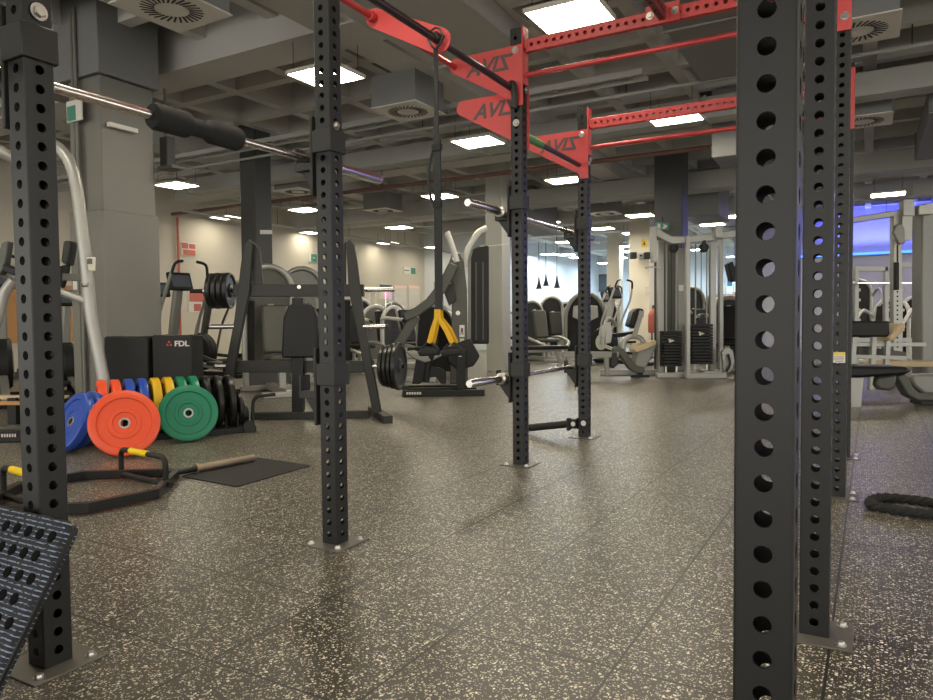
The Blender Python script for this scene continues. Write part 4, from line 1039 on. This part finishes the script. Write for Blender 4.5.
# right of the third post
selector('small seated machine just right of the third post', 522, 19.0, -0.5, 1.45, 'silver', 'black')
selector('grey backed seated machine between the third and fourth posts', 541, 16.5, 0.5, 1.40, 'silver', 'darkgrey', 'midgrey', 'low')
selector('dark seated machine between the third and fourth posts, right of the grey backed one', 556, 20.0, 0.2, 1.62, 'silver', 'black')
def hood(label, px, d, wpx, top, turn=0.0):
    b = PX('stack_machine', label, 'gym machine', px, d)
    w = wpx / 2
    oo = []
    for k in range(13): a = pi * k / 12; oo.append((px + w * cos(a), top + 26 - 26 * sin(a)))
    sil = [(px + w, 352)] + oo + [(px - w, 352)]
    b.slab('rear_shroud', sil, 0.25, 0.05, 'black', None, 0.01)
    b.tube('hoop_frame', sil, 0.05, 'greyframe', None, False)
    b.slab('front_screen', [(px - w + 3, 352), (px - w + 3, top + 24), (px - w + 8, top + 14), (px - 4, top + 14), (px - 4, 352)], 0.05, 0.04, 'blackm')
    b.slab('front_screen', [(px + w - 3, 352), (px + w - 3, top + 24), (px + w - 8, top + 14), (px + 5, top + 14), (px + 5, 352)], 0.05, 0.04, 'black')
    b.beam('centre_post', (px, 353, 0.12), (px, top + 8, 0.12), 0.10, 0.1, 'greyframe')
    for s in (-1, 1): b.slab('chrome_guard', [(px + s * 4, top + 12), (px + s * 12, top + 13), (px + s * 13, top + 24), (px + s * 5, top + 28)], 0.0, 0.05, 'silver', None, 0.01)
    for s in (-1, 1):
        p = b(px + s * (w - 2), 321, 0.0); MB().bar(V((p.x, -0.5, 0.04)), V((p.x, 0.6, 0.04)), 0.1, 0.08).build('foot_rail', 'greyframe', b.t, bevel=0.01)
    p = b(px, 321); MB().bar(V((-w * b.k, 0.1, 0.10)), V((w * b.k, 0.1, 0.10)), 0.12, 0.12).build('base_rail', 'greyframe', b.t, bevel=0.01)
    return b
hood('large dark stack machine with an arched grey hood behind the fourth post', 585.5, 17.0, 40, 293)
def flat_bench(label, p, turn, m='greyframe', pad='vinyl', L_=1.2, h=0.44, w=0.30, group=None):
    t = thing('flat_bench', label, 'bench', p, turn, group)
    MB().box((0, 0, h - 0.035), (L_, w, 0.07)).build('bench_pad', pad, t, bevel=0.02)
    MB().bar((-L_ * 0.42, 0, h - 0.10), (L_ * 0.42, 0, h - 0.10), 0.08, 0.06).build('spine', m, t, bevel=0.006)
    for s in (-1, 1):
        MB().bar((s * L_ * 0.30, 0, h - 0.10), (s * L_ * 0.42, 0, 0.05), 0.09, 0.06).build('leg', m, t, bevel=0.006)
        MB().bar((s * L_ * 0.42, -w * 0.8, 0.03), (s * L_ * 0.42, w * 0.8, 0.03), 0.07, 0.06).build('foot', m, t, bevel=0.006)
    return t
flat_bench('dark flat bench right of the third post, in front of the seated machines', G(537, 368), 0.15, 'silver')
# low bar machine / long beam in front of the arch machine
b = PX('leg_machine', 'grey leg machine with a tan pad and curved frame, left of the cable tower', 'gym machine', 636, 11.6)
b.beam('long_beam', (562, 354.5, -0.1), (618, 354.5, -0.1), 0.14, 0.09, 'greyframe')
b.slab('curved_frame', [(612, 351), (620, 356), (629, 369), (636, 373), (645, 373), (645, 367), (638, 366), (632, 360), (624, 349), (616, 346)], -0.12, 0.16, 'midgrey', None, 0.02)
b.slab('knee_block', [(612, 352), (617, 352), (619, 364), (613, 369), (610, 366)], -0.18, 0.26, 'darkgrey', None, 0.02)
b.beam('foot_post', (640, 370, -0.04), (640, 379, -0.04), 0.08, 0.08, 'black')
b.foot(640, -0.04, 0.30, 'black', 0.02)
b.slab('seat_shell', [(634, 369), (637, 352), (651, 345), (658, 343), (654, 352), (646, 368)], -0.10, 0.30, 'greyframe', None, 0.02)
tp = b.slab('tan_pad', [(634, 350), (637, 346), (656, 340), (657, 344), (648, 349), (636, 353)], -0.18, 0.40, 'tan', None, 0.02); tp['label'] = 'tan padded seat'
b.slab('backrest', [(629, 326), (633, 312), (638, 308), (644, 309), (644, 316), (637, 329)], -0.05, 0.34, 'vinyl', None, 0.025)
b.beam('back_tube', (642, 311, -0.1), (634, 337, -0.1), 0.06, 0.07, 'greyframe')
b.tube('roller_arm', [(623, 352), (624, 342), (630, 337), (640, 338), (645, 346)], 0.045, 'silver', n=10)
b.slab('side_disc', [(601, 328), (605, 322), (611, 323), (613, 332), (611, 343), (604, 344), (601, 337)], 0.3, 0.05, 'silver', None, 0.01)
b.tube('side_guard', [(603, 345, 0.3), (606, 322, 0.35), (612, 320, 0.4), (616, 326, 0.45)], 0.035, 'silver')
b.slab('rear_shelf', [(613, 334), (637, 331), (638, 335), (614, 338)], 0.5, 0.3, 'vinyl', None, 0.01)
a = b(600, 321, 0.4); a.z = 0.05
MB().bar(a, a + V((0.95, -0.1, 0)), 0.12, 0.1).build('base_rail', 'silver', b.t, bevel=0.01)
a = b(566, 354, -0.1)
for px in (568, 606): q = b(px, 354.5, -0.1); MB().bar((q.x, q.y, q.z), (q.x + 0.02, q.y, 0.03), 0.07, 0.09).build('beam_leg', 'greyframe', b.t, bevel=0.006)

# ------------------------------------------------------------------ cable tower
D = 11.5
b = PX('cable_tower', 'silver cable tower with two dark weight stacks in front of the exit sign column', 'gym machine', 690, D)
def zz(py): return b(690, py).z
for px0, px1, top, dy in ((658, 664, 240, 0.1), (686.5, 690.5, 236, -0.35), (710.5, 716.5, 243, 0.1), (719.5, 723.5, 230, 0.6)):
    b.slab('upright', [(px0, 378.5 - 10 * dy if dy >= 0 else 378), (px0, top), (px1, top), (px1, 378)], dy, 0.10, 'silver', None, 0.008)
b.slab('back_panel', [(678, 372), (678, 248), (686, 248), (686, 372)], 0.25, 0.05, 'greyframe', None, 0.008)
b.slab('top_arm', [(652, 226), (657, 226), (664, 232), (672, 236), (690, 236), (690, 243), (672, 244), (664, 240), (656, 236), (651, 240)], -0.30, 0.10, 'silver', None, 0.012)
b.slab('arm_end', [(651, 226), (657, 226), (657, 262), (652, 262)], -0.36, 0.10, 'silver', None, 0.01)
b.slab('top_beam', [(690, 236), (712, 233), (740, 229), (740, 236), (712, 241), (690, 243)], -0.2, 0.10, 'silver', None, 0.012)
b.slab('top_block', [(716, 225), (723, 225), (723, 238), (716, 238)], -0.3, 0.2, 'silver', None, 0.012)
for (x0, x1, y0, y1, n, dy) in ((662.5, 680, 331, 366, 12, -0.05), (691, 711, 324, 364, 13, -0.05)):
    c = b((x0 + x1) / 2, 321, dy); w = (x1 - x0) * b.k; z0 = b(x0, y1).z; z1 = b(x0, y0).z; hh = (z1 - z0) / n
    sh = MB().box(c + V((0, 0.12, 0)) - V((0, 0, c.z)) + V((0, 0, (z0 + z1) / 2)), (w * 1.02, 0.02, z1 - z0)).build('stack_guard', 'blackm', b.t)
    for k in range(n): MB().box(V((c.x, c.y, z0 + hh * (k + 0.5))), (w, 0.2, hh * 0.84)).build('stack_plate', 'black', b.t, bevel=0.004, seg=1)
    MB().prism([V((c.x - 0.07, c.y - 0.104, z1 - 0.12)), V((c.x + 0.03, c.y - 0.104, z1 - 0.155)), V((c.x - 0.06, c.y - 0.104, z1 - 0.19))], (0, 0.004, 0)).build('stack_marker', 'offwhite', b.t, smooth=False)
    for s in (-0.28, 0.28): MB().cyl(V((c.x + s * w, c.y, z1)), V((c.x + s * w, c.y, zz(244))), 0.013, n=8).build('guide_rod', 'greyframe', b.t)
    MB().cyl(V((c.x, c.y, z1)), V((c.x, c.y, zz(246))), 0.006, n=6).build('cable', 'black', b.t)
    for s in (-0.3, 0.3): MB().cyl(V((c.x + s * w, c.y, 0.02)), V((c.x + s * w, c.y, z0)), 0.018, n=8).build('stack_foot', 'steel', b.t)
    pu = MB().lathe([(0.015, -0.02), (0.075, -0.02), (0.065, 0.0), (0.075, 0.02), (0.015, 0.02)], V((c.x, c.y - 0.12, zz(249))), (0, 1, 0), 18).build('pulley', 'blackm', b.t)
    MB().box(V((c.x, c.y - 0.12, zz(246))), (0.05, 0.06, 0.14)).build('pulley_bracket', 'darkgrey', pu)
for px0, px1, dy in ((656, 694, -0.1), (686, 726, -0.32), (700, 722, 0.4)):
    a = b(px0, 321, dy); c = b(px1, 321, dy); a.z = c.z = 0.045; MB().bar(a, c, 0.11, 0.09).build('base_rail', 'silver', b.t, bevel=0.01)
b.slab('base_box', [(704, 371), (720, 371), (720, 378), (704, 378)], -0.3, 0.25, 'silver', None, 0.01)
cd = b.slab('switch_card', [(679, 285), (683.5, 285), (683.5, 291), (679, 291)], 0.235, 0.014, 'paper', None, 0.002)
b.tube('side_handle', [(645, 268, -0.3), (652, 267, -0.3), (660, 267.5, -0.25)], 0.012, 'steel', None, False)
cam2 = b.slab('cable_cam', [(722, 352), (727, 347), (733, 350), (735, 362), (731, 372), (724, 374)], -0.3, 0.08, 'silver', None, 0.012)
b.tube('cam_lever', [(728, 354, -0.34), (730, 364, -0.36), (726, 372, -0.36)], 0.02, 'black', cam2)
sp = PX('loudspeaker', 'black loudspeaker seen beside the nearest post above the cable tower', 'speaker', 731, 12.5)
sp.slab('cabinet', [(728, 264), (733, 261), (736, 270), (736, 282), (732, 281)], 0, 0.2, 'black', None, 0.015)
sp.beam('wall_arm', (735, 268, 0.1), (742, 262, 0.4), 0.05, 0.05, 'black')

# ------------------------------------------------------------------ right hand bench and silver frames
D = 7.6
b = PX('incline_bench', 'wide dark padded bench with a pale leg at the right, behind the posts', 'bench', 878, D)
b.slab('seat_pad', [(838, 366), (906, 367), (914, 371), (905, 375), (860, 378), (838, 378)], -0.25, 0.50, 'vinyl', None, 0.03)
b.slab('front_leg', [(851, 377), (864, 377), (861, 414), (851, 414)], -0.20, 0.10, 'silver', None, 0.01)
b.slab('leg_foot', [(849, 412), (863, 412), (863, 416), (849, 416)], -0.22, 0.14, 'blackm', None, 0.004)
b.slab('hip_pad', [(878, 376), (898, 374), (896, 388), (890, 391), (880, 390), (876, 386)], -0.12, 0.10, 'midgrey', None, 0.03)
b.slab('curved_frame', [(897, 376), (906, 373), (914, 388), (922, 394), (945, 395), (945, 402), (918, 401), (908, 396)], -0.10, 0.14, 'midgrey', None, 0.02)
b.slab('frame_foot', [(921, 398), (950, 398), (950, 406), (921, 406)], 0.0, 0.2, 'darkgrey', None, 0.01)
b.slab('frame_cover', [(912, 375), (945, 374), (945, 396), (924, 394), (914, 386)], 0.02, 0.20, 'greyframe', None, 0.03)
b.slab('rear_leg', [(928, 400), (938, 400), (938, 410), (928, 410)], 0.25, 0.1, 'darkgrey', None, 0.01)
D = 9.2
b = PX('seated_bench', 'silver framed bench with a black back pad, behind the wide dark bench', 'bench', 872, D)
b.slab('back_pad', [(838, 321), (890, 321), (890, 337), (838, 337)], -0.05, 0.09, 'vinyl', None, 0.025)
for x0, x1, y1 in ((852, 855, 362), (872, 875, 366), (886, 889, 366)): b.beam('frame_leg', (x0 + 2, 334, 0.06), (x0 - 2, 398, 0.06), 0.06, 0.06, 'silver')
b.beam('cross_rail', (846, 344.5, 0.1), (925, 344.5, 0.1), 0.06, 0.05, 'silver'); b.beam('cross_rail', (846, 356, 0.1), (906, 358, 0.0), 0.06, 0.05, 'silver')
tpd = b.slab('tan_pad', [(890, 337), (900, 323), (906, 324), (906, 328), (896, 339), (891, 342)], -0.1, 0.35, 'tan', None, 0.02); tpd['label'] = 'tan arm pad'
b.slab('mid_plate', [(858, 346), (890, 350), (906, 352), (906, 360), (858, 357)], 0.16, 0.06, 'midgrey', None, 0.01)
D = 10.4
b = PX('cable_machine', 'tall silver cable frame with a grey pulley, under the blue light strip', 'gym machine', 900, D)
b.slab('mast', [(893.5, 388), (893.5, 215), (902, 215), (902, 388)], 0.0, 0.10, 'silver', None, 0.008)
mb = MB()
for k in range(30): q = b(897.5, 232 + k * 4.6, -0.003); mb.cyl(q, q + V((0, 0.004, 0)), 0.014, n=10)
hl = mb.build('adjustment_hole', 'blackm', b.t); hl['kind'] = 'stuff'
b.slab('top_block', [(903.5, 199), (915, 199), (915, 216), (903.5, 216)], -0.08, 0.12, 'silver', None, 0.01)
b.slab('top_rail', [(846, 218), (904, 209), (925, 207), (925, 213), (905, 215), (846, 224)], 0.0, 0.10, 'silver', None, 0.01)
b.slab('mast_head', [(902, 214), (913, 214), (912, 240), (902, 242)], -0.06, 0.10, 'silver', None, 0.01)
b.slab('pulley_cover', [(893, 232), (896, 225), (901, 223), (905, 228), (906, 243), (899, 245)], -0.14, 0.06, 'greyframe', None, 0.02)
b.slab('side_post', [(922, 388), (922, 205), (945, 205), (945, 388)], 0.0, 0.25, 'greyframe', None, 0.02)
b.slab('side_bracket', [(919, 205), (935, 202), (935, 214), (919, 215)], -0.10, 0.1, 'silver', None, 0.01)
MB().cyl(b(897.5, 246, -0.1), b(897.5, 262, -0.1), 0.012, n=8).build('cable', 'black', b.t)
sh_ = b.slab('stop_weight', [(895.5, 262), (899.5, 262), (899.5, 290), (895.5, 290)], -0.13, 0.06, 'blackm', None, 0.01)
a = b(890, 321, 0.05); c = b(945, 321, 0.05); a.z = c.z = 0.05; MB().bar(a, c, 0.12, 0.1).build('base_rail', 'silver', b.t, bevel=0.01)
b.slab('front_platform', [(889, 361), (945, 362), (945, 367), (900, 367), (880, 368)], -0.4, 0.5, 'tan', None, 0.01)
for px in (900, 940): q = b(px, 366, -0.2); MB().box((q.x, q.y, q.z / 2), (0.08, 0.2, q.z)).build('platform_leg', 'greyframe', b.t, bevel=0.006)
# frames behind
def squat_frame(label, px, d, wpx, top, m='silver', bars=2):
    b = PX('squat_rack', label, 'rack', px, d, 'silver racks below the violet wall')
    for s in (-1, 1):
        u = b.slab('upright', [(px + s * wpx / 2 - 2, 321 + 0.94 * FPX / d), (px + s * wpx / 2 - 2, top), (px + s * wpx / 2 + 2, top), (px + s * wpx / 2 + 2, 321 + 0.94 * FPX / d)], 0, 0.08, m)
        for k in range(6): MB().box(b(px + s * wpx / 2, 290 + k * 10, -0.02), (0.10, 0.05, 0.05)).build('hook', m, u)
        p = b(px + s * wpx / 2, 321, 0.0); MB().bar((p.x, -0.5, 0.04), (p.x, 0.6, 0.04), 0.09, 0.08).build('foot_rail', m, b.t)
    b.beam('top_bar', (px - wpx / 2, top + 3, 0.04), (px + wpx / 2, top + 3, 0.04), 0.08, 0.08, m)
    b.beam('cross_bar', (px - wpx / 2, 340, 0.04), (px + wpx / 2, 340, 0.04), 0.08, 0.08, m)
    return b
squat_frame('silver squat rack just right of the posts, nearer of the two under the strip', 872, 12.5, 30, 266)
squat_frame('silver squat rack farther back under the blue strip, seen past the cable mast', 918, 13.0, 34, 262)
bb_ = PX('barbell', 'barbell racked across the silver racks below the blue strip', 'barbell', 872, 12.3)
bb_.beam('shaft', (846, 283), (925, 283), 0.028, 0.028, 'chrome')
for px in (850, 921): q = bb_(px, 283); MB().cyl(q - V((0.12, 0, 0)), q + V((0.12, 0, 0)), 0.025, n=12).build('sleeve', 'chrome', bb_.t)
selector('dark shrouded machine at the right, behind the silver racks', 858, 17.4, -0.4, 1.9, 'silver', 'black', group='machines below the violet wall')
selector('white hoop machine at the right, seen between the rack and the cable mast', 884, 14.9, -0.9, 1.35, 'white', 'black', group='machines below the violet wall')
selector('white hoop machine at the far right, behind the cable mast', 914, 17.2, -0.7, 1.45, 'white', 'black', group='machines below the violet wall')
# machines seen through the tower and in the right gap
selector('dark machine behind the cable tower stacks', 700, 16.6, 0.2, 1.7, 'greyframe', 'black', group='machines behind the cable tower')
selector('black padded machine between the cable tower and the nearest post', 728, 13.4, -0.4, 1.35, 'silver', 'darkgrey', arms='fwd', group='machines behind the cable tower')
def climber(label, px, d, turn):
    return cardio(label, px, d, turn, 1.0, 'white', 'white cross trainers before the cream column')
climber('white cross trainer left of the leg machine back pad, before the cream column', 620, 15.0, 0.6)
climber('white cross trainer close beside the far cream column', 611, 17.6, 0.5)

# more machines filling the middle of the room
selector('dark padded machine low between the fourth post and the leg machine', 601, 19.2, -0.6, 1.5, 'silver', 'black', arms='low')
selector('dark seated machine before the window on the end wall', 572, 23.5, 0.3, 1.55, 'white', 'black')
selector('farthest seated machine in front of the pink panel', 528, 24.0, -0.2, 1.5, 'white', 'darkgrey')
selector('black machine right of the cable tower stacks, far behind', 716, 19.5, -0.3, 1.6, 'silver', 'black', group='machines behind the cable tower')
selector('black hooded machine far behind the curved lever of the press', 398, 18.5, 0.4, 1.45, 'silver', 'black')
selector('grey machine by the beige wall, right of the second tall post', 366, 16.8, 0.5, 1.5, 'white', 'black')
# ================================================================== WALL ITEMS
def on_left_wall(px, py, off=0.0):
    uu = wall_u(px, py); d = ray(px, py); rr, u2 = RU(d); t = -13.1 / rr
    return W(-13.1 + off, uu, HC + d.z * t), uu
def wall_sign(name, label, cat, px0, py0, px1, py1, m, parts=()):
    (a, ua), (c, uc_) = on_left_wall(px0, py1), on_left_wall(px1, py0)
    t = thing(name, label, cat, W(-13.085, (ua + uc_) / 2, (a.z + c.z) / 2), RZ)
    w = abs(uc_ - ua); h = c.z - a.z
    MB().box((0, 0, 0), (0.02, w, h)).build('board', m, t)
    for nm, m2, y0, y1, z0, z1 in parts:
        MB().box((0.012, (y0 + y1) / 2 * w, (z0 + z1) / 2 * h), (0.006, (y1 - y0) * w, (z1 - z0) * h)).build(nm, m2, t)
    return t
wall_sign('fire_sign', 'small red and white notice on the beige wall beside the red pipe', 'sign', 181, 243.5, 195, 255, 'paper',
          [('red_panel', 'signred', -0.48, -0.05, 0.02, 0.46), ('red_panel', 'signred', 0.02, 0.46, 0.05, 0.42), ('red_panel', 'signred', -0.40, 0.46, -0.46, -0.06)])
wall_sign('wall_poster', 'red and white poster low on the beige wall behind the loaded barbell', 'poster', 188, 292, 205, 312, 'paper',
          [('red_panel', 'signred', -0.45, 0.48, 0.0, 0.48), ('red_panel', 'signred', -0.2, 0.2, -0.45, -0.1)])
wall_sign('exit_sign', 'small green exit sign on the beige wall left of the second tall post', 'sign', 308, 254, 316, 262, 'paper', [('green_panel', 'signgreen', -0.2, 0.48, -0.45, 0.45), ('arrow', 'paper', 0.0, 0.3, -0.1, 0.1)])
wall_sign('exit_sign', 'small green exit sign on the beige wall near its far corner', 'sign', 403, 268, 415, 273.5, 'paper', [('green_panel', 'signgreen', 0.1, 0.48, -0.45, 0.45), ('arrow', 'letter', -0.45, -0.05, -0.06, 0.06)])
wall_sign('notice_board', 'dark topped notice on the beige wall, right of the second tall post', 'notice', 379, 285, 391, 299, 'paper', [('dark_band', 'glassd', -0.49, 0.49, 0.25, 0.49), ('lilac_panel', 'ppink', -0.2, 0.45, -0.45, 0.15)])
wall_sign('notice_board', 'white notice with a salmon heading, left of the pair near the wall corner', 'notice', 394, 286, 406, 308, 'paper', [('heading', 'salmon', -0.45, 0.45, 0.38, 0.46), ('text_block', 'vent', -0.3, 0.35, 0.1, 0.3)])
wall_sign('notice_board', 'white notice with a salmon heading, right of the pair near the wall corner', 'notice', 408, 286, 419, 308, 'paper', [('heading', 'salmon', -0.45, 0.45, 0.38, 0.46), ('text_block', 'vent', -0.3, 0.35, 0.1, 0.3)])
def wpanel(px0, px1, py0, py1, name, label, cat, m):
    (a, ua), (c, uc_) = on_left_wall(px0, py1), on_left_wall(px1, py0)
    t = thing(name, label, cat, W(-13.08, (ua + uc_) / 2, 0), RZ)
    z1 = c.z; z0 = max(a.z, 0.0)
    MB().box((0, 0, (z0 + z1) / 2), (0.03, abs(uc_ - ua), z1 - z0)).build('panel', m, t); return t
wpanel(-40, 76, 286, 345, 'wall_cladding', 'orange wood panel on the beige wall behind the leftmost post', 'wall panel', 'wood')

# white back wall: pendants, posters, red sign
def face_at(px, py, u):      # point on a crosswise wall at distance u along the room
    d = ray(px, py); rr, uu = RU(d); t = u / uu
    return V((d.x * t, d.y * t, HC + d.z * t))
def back_sign(name, label, cat, u, px0, py0, px1, py1, m, parts=()):
    a = face_at(px0, py1, u - 0.02); c = face_at(px1, py0, u - 0.02); r0, _ = RU(a); r1, _ = RU(c)
    t = thing(name, label, cat, W((r0 + r1) / 2, u - 0.011, (a.z + c.z) / 2), RZ); w, h = r1 - r0, c.z - a.z
    MB().box((0, 0, 0), (w, 0.02, h)).build('board', m, t)
    MB().box((0, -0.011, h / 2 - 0.01), (w, 0.006, 0.02)).build('wall_mount', 'offwhite', t)
    for nm, m2, x0, x1, z0, z1 in parts: MB().box(((x0 + x1) / 2 * w, -0.013, (z0 + z1) / 2 * h), ((x1 - x0) * w, 0.006, (z1 - z0) * h)).build(nm, m2, t)
    return t
back_sign('wall_poster', 'blue poster on the white end wall left of the fourth post', 'poster', 31, 562, 283.5, 571.5, 304, 'screen', [('blue_heading', 'pbluep', -0.48, 0.48, 0.22, 0.48), ('blue_mark', 'pbluep', -0.3, 0.2, -0.2, 0.05)])
back_sign('pink_screen', 'pink glowing panel on the white end wall beside the third post', 'panel', 31, 521, 291, 530, 312, 'ppink')
back_sign('wood_screen', 'narrow wooden panel beside the pink glowing panel', 'panel', 31, 531, 291, 537, 312, 'wood')
back_sign('wall_sign', 'narrow white board with red marks right of the fourth post', 'sign', 31, 587.5, 273, 592, 286, 'paper', [('red_mark', 'signred', -0.3, 0.3, 0.22, 0.42), ('red_mark', 'signred', -0.3, 0.3, -0.08, 0.12), ('red_mark', 'signred', -0.3, 0.3, -0.40, -0.2)])
w1 = back_sign('window_1', 'x', 'y', 31, 597, 274, 610, 292, 'glassd', [('window_frame', 'columnd', -0.5, 0.5, -0.5, -0.38), ('window_frame', 'columnd', -0.5, 0.5, 0.4, 0.5)]); 
del w1['label']; del w1['category']; w1['kind'] = 'structure'
back_sign('wall_poster', 'bright screen on the right wall seen beside the nearest post', 'screen', 22, 727, 273, 736, 292, 'screen', [('blue_heading', 'pbluep', -0.48, 0.1, -0.2, 0.4)])
back_sign('salmon_panel', 'salmon panel under the bright screen beside the nearest post', 'panel', 22, 722, 294, 738, 306, 'salmon')
for i, (px, py) in enumerate([(539, 289), (546, 286), (557, 288)]):
    p = AT(px, py, 24.5); t = thing('pendant_lamp', ['dark pendant lamp before the white end wall, leftmost of three', 'dark pendant lamp before the white end wall, middle of three', 'dark pendant lamp before the white end wall, rightmost of three'][i], 'lamp', p, 0, 'pendant lamps before the end wall')
    MB().lathe([(0.02, 0.42), (0.04, 0.25), (0.11, 0.0), (0.10, 0.0)], (0, 0, 0), (0, 0, 1), 16).build('lamp_shade', 'pend', t)
    MB().cyl((0, 0, 0.28), (0, 0, 3.9 - p.z), 0.012, n=6).build('cord', 'pend', t)
# exit sign and yellow sign at the columns, speakers
b = PX('exit_sign', 'lit green running man exit sign on the column above the cable tower', 'sign', 663, 12.2)
sg = b.slab('sign_panel', [(656, 222), (669, 223), (669, 230), (656, 229)], 0, 0.03, 'signgreen', None, 0.0)
b.slab('door_mark', [(657.5, 223.5), (660.5, 223.7), (660.5, 228.6), (657.5, 228.4)], -0.004, 0.004, 'paper', sg, 0.0)
b.slab('figure_mark', [(663, 224.3), (666.5, 224.8), (667.5, 226.6), (664.5, 228.8), (662, 228.2), (664, 226.3)], -0.004, 0.004, 'paper', sg, 0.0)
b.beam('bracket', (662.5, 222, 0.015), (662.5, 217, 0.015), 0.02, 0.02, 'blackm')
b = PX('yellow_sign', 'small yellow warning sign on the cream column', 'sign', 644, 18.80)
b.slab('board', [(641.5, 239), (647, 239), (647, 247.5), (641.5, 247.5)], 0, 0.02, 'signyel', None, 0.0)
b.slab('triangle_mark', [(643, 245), (644.3, 241), (645.6, 245)], -0.005, 0.005, 'letter', None, 0.0)
for px, lab in ((634, 'small dark loudspeaker on the cream column, left of two'), (648, 'small dark loudspeaker on the cream column, right of two')):
    b = PX('loudspeaker', lab, 'speaker', px, 18.7, 'loudspeakers on the cream column')
    b.beam('wall_mount', (px, 255, 0.18), (px, 255, 0.24), 0.03, 0.03, 'blackm')
    b.slab('cabinet', [(px - 3, 252), (px + 3, 252), (px + 3, 258.5), (px - 3, 258.5)], 0, 0.18, 'blackm', None, 0.01)
    MB().lathe([(0.0, 0), (0.045, 0), (0.05, -0.01)], b(px, 255.5, -0.004), (0, -1, 0), 12).build('driver', 'black', b.t)
b = PX('control_panel', 'white panel between the two loudspeakers on the cream column', 'panel', 641, 18.80)
b.beam('wall_mount', (641, 255, 0.05), (641, 255, 0.12), 0.03, 0.03, 'blackm')
b.slab('board', [(638.5, 252), (643.5, 252), (643.5, 259), (638.5, 259)], 0, 0.05, 'white', None, 0.004)
b.slab('dark_button', [(640, 254.5), (642, 254.5), (642, 256.5), (640, 256.5)], -0.01, 0.012, 'black', None, 0.0)
b = PX('phone_box', 'small white wall box on the cream column beside the cable tower', 'box', 648, 18.85)
b.slab('housing', [(646, 287), (651.5, 286), (651.5, 293), (646, 293)], 0, 0.08, 'offwhite', None, 0.01)
fe = AT(653, 322, 17.2); t = thing('fire_extinguisher', 'red fire extinguisher on the floor stand left of the cable tower', 'fire extinguisher', (fe.x, fe.y, 0), 0)
MB().box((0, 0, 0.03), (0.34, 0.34, 0.06)).build('stand_base', 'greyframe', t, bevel=0.01)
MB().cyl((0, 0.1, 0.05), (0, 0.1, 1.15), 0.03, n=10).build('stand_pole', 'greyframe', t)
MB().lathe([(0.0, 0.62), (0.11, 0.62), (0.125, 0.66), (0.125, 1.05), (0.09, 1.15), (0.04, 1.19), (0.04, 1.24), (0.0, 1.24)], (0, -0.03, 0), (0, 0, 1), 20).build('cylinder', 'signred', t)
MB().tube(smooth_path([(0.0, -0.03, 1.22), (0.10, -0.06, 1.20), (0.16, -0.08, 1.0), (0.15, -0.08, 0.75)], 5), 0.018, 8).build('hose', 'black', t)
MB().box((0, -0.05, 1.26), (0.05, 0.16, 0.05)).build('valve', 'black', t, bevel=0.01)
# signs on the wide grey column
cx = rc - 0.02
t = rthing('exit_sign', 'pale green exit plate high on the wide grey column', 'sign', rc - 0.27, uc - 0.085, 3.0)
MB().box((0, 0, 0), (0.24, 0.012, 0.20)).build('plate', 'paper', t)
MB().box((-0.04, -0.008, -0.02), (0.13, 0.006, 0.14)).build('green_panel', 'signgreen', t)
t = rthing('strip_lamp', 'short white strip lamp high on the wide grey column beside the neck pad', 'lamp', rc + 0.045, uc + 0.20, 2.86)
MB().box((0, 0, 0), (0.05, 0.30, 0.04)).build('housing', 'paper', t)
t = rthing('column_pipe', 'pair of grey pipes running up the left face of the wide grey column', 'pipe', rc - 0.34, uc - 0.05, 0)
for s in (0, 0.05): MB().cyl((s, 0, 0.0), (s, 0, 4.0), 0.018, n=10).build('pipe_run', 'column', t)
t = rthing('junction_box', 'dark electrical box on the right side of the wide grey column', 'box', rc + 0.10, uc + 0.66, 2.56)
MB().box((0, 0, 0.15), (0.12, 0.10, 0.30)).build('housing', 'darkgrey', t, bevel=0.01); MB().box((0.05, 0, -0.02), (0.22, 0.16, 0.03)).build('shelf_bracket', 'midgrey', t)
MB().cyl((-0.02, 0, 0.3), (-0.02, 0, 0.8), 0.012, n=8).build('conduit', 'midgrey', t)
b = PX('column_label', 'white label on the dark column behind the press bench', 'sign', 266, 10.7)
b.slab('plate', [(260, 230), (272, 230), (272, 234), (260, 234)], 0, 0.02, 'paper', None, 0.0)
t = rthing('light_switch', 'small white switch low on the wide grey column behind the bent silver tube', 'switch', rc - 0.42, uc - 0.03, 1.35)
MB().box((0, 0, 0), (0.08, 0.02, 0.12)).build('plate', 'paper', t)

# blue light strip along the right hand end wall
t = rthing('light_strip', 'glowing blue light strip along the violet wall at the right', 'light', 6.3, 21.9, 2.66)
MB().box((0, 0, 0), (19.0, 0.06, 0.06)).build('glow_tube', 'led', t, smooth=False)
MB().box((0, 0.05, -0.04), (19.0, 0.1, 0.03)).build('ledge', 'column', t)
def area(name, loc, rot, sx, sy, energy, col):
    l = bpy.data.lights.new(name, 'AREA'); l.shape = 'RECTANGLE'; l.size = sx; l.size_y = sy; l.energy = energy; l.color = col
    o = bpy.data.objects.new(name, l); COL.objects.link(o); o.location = loc; o.rotation_euler = rot; l.spread = radians(100); return o
for r in (1.5, 7.0, 12.5):
    area('blue_wash_light', W(r, 21.70, 2.75), (pi - 0.25, 0, RZ), 5.0, 0.2, 70, (0.10, 0.12, 1.0))
area('blue_wash_light', W(8.0, 12.5, 2.9), (pi, 0, RZ), 4.0, 0.4, 25, (0.12, 0.1, 1.0))  # added blue uplight away from the strip, tints ceiling and ducts

# ================================================================== WORLD
world = bpy.data.worlds.new('world'); scene.world = world; world.use_nodes = True
bg = world.node_tree.nodes['Background']; bg.inputs[0].default_value = (1.0, 0.96, 0.88, 1); bg.inputs[1].default_value = 1.7  # ambient fill added, entering through the unbuilt sides behind the camera
scene.view_settings.view_transform = 'Standard'; scene.view_settings.exposure = 0.85
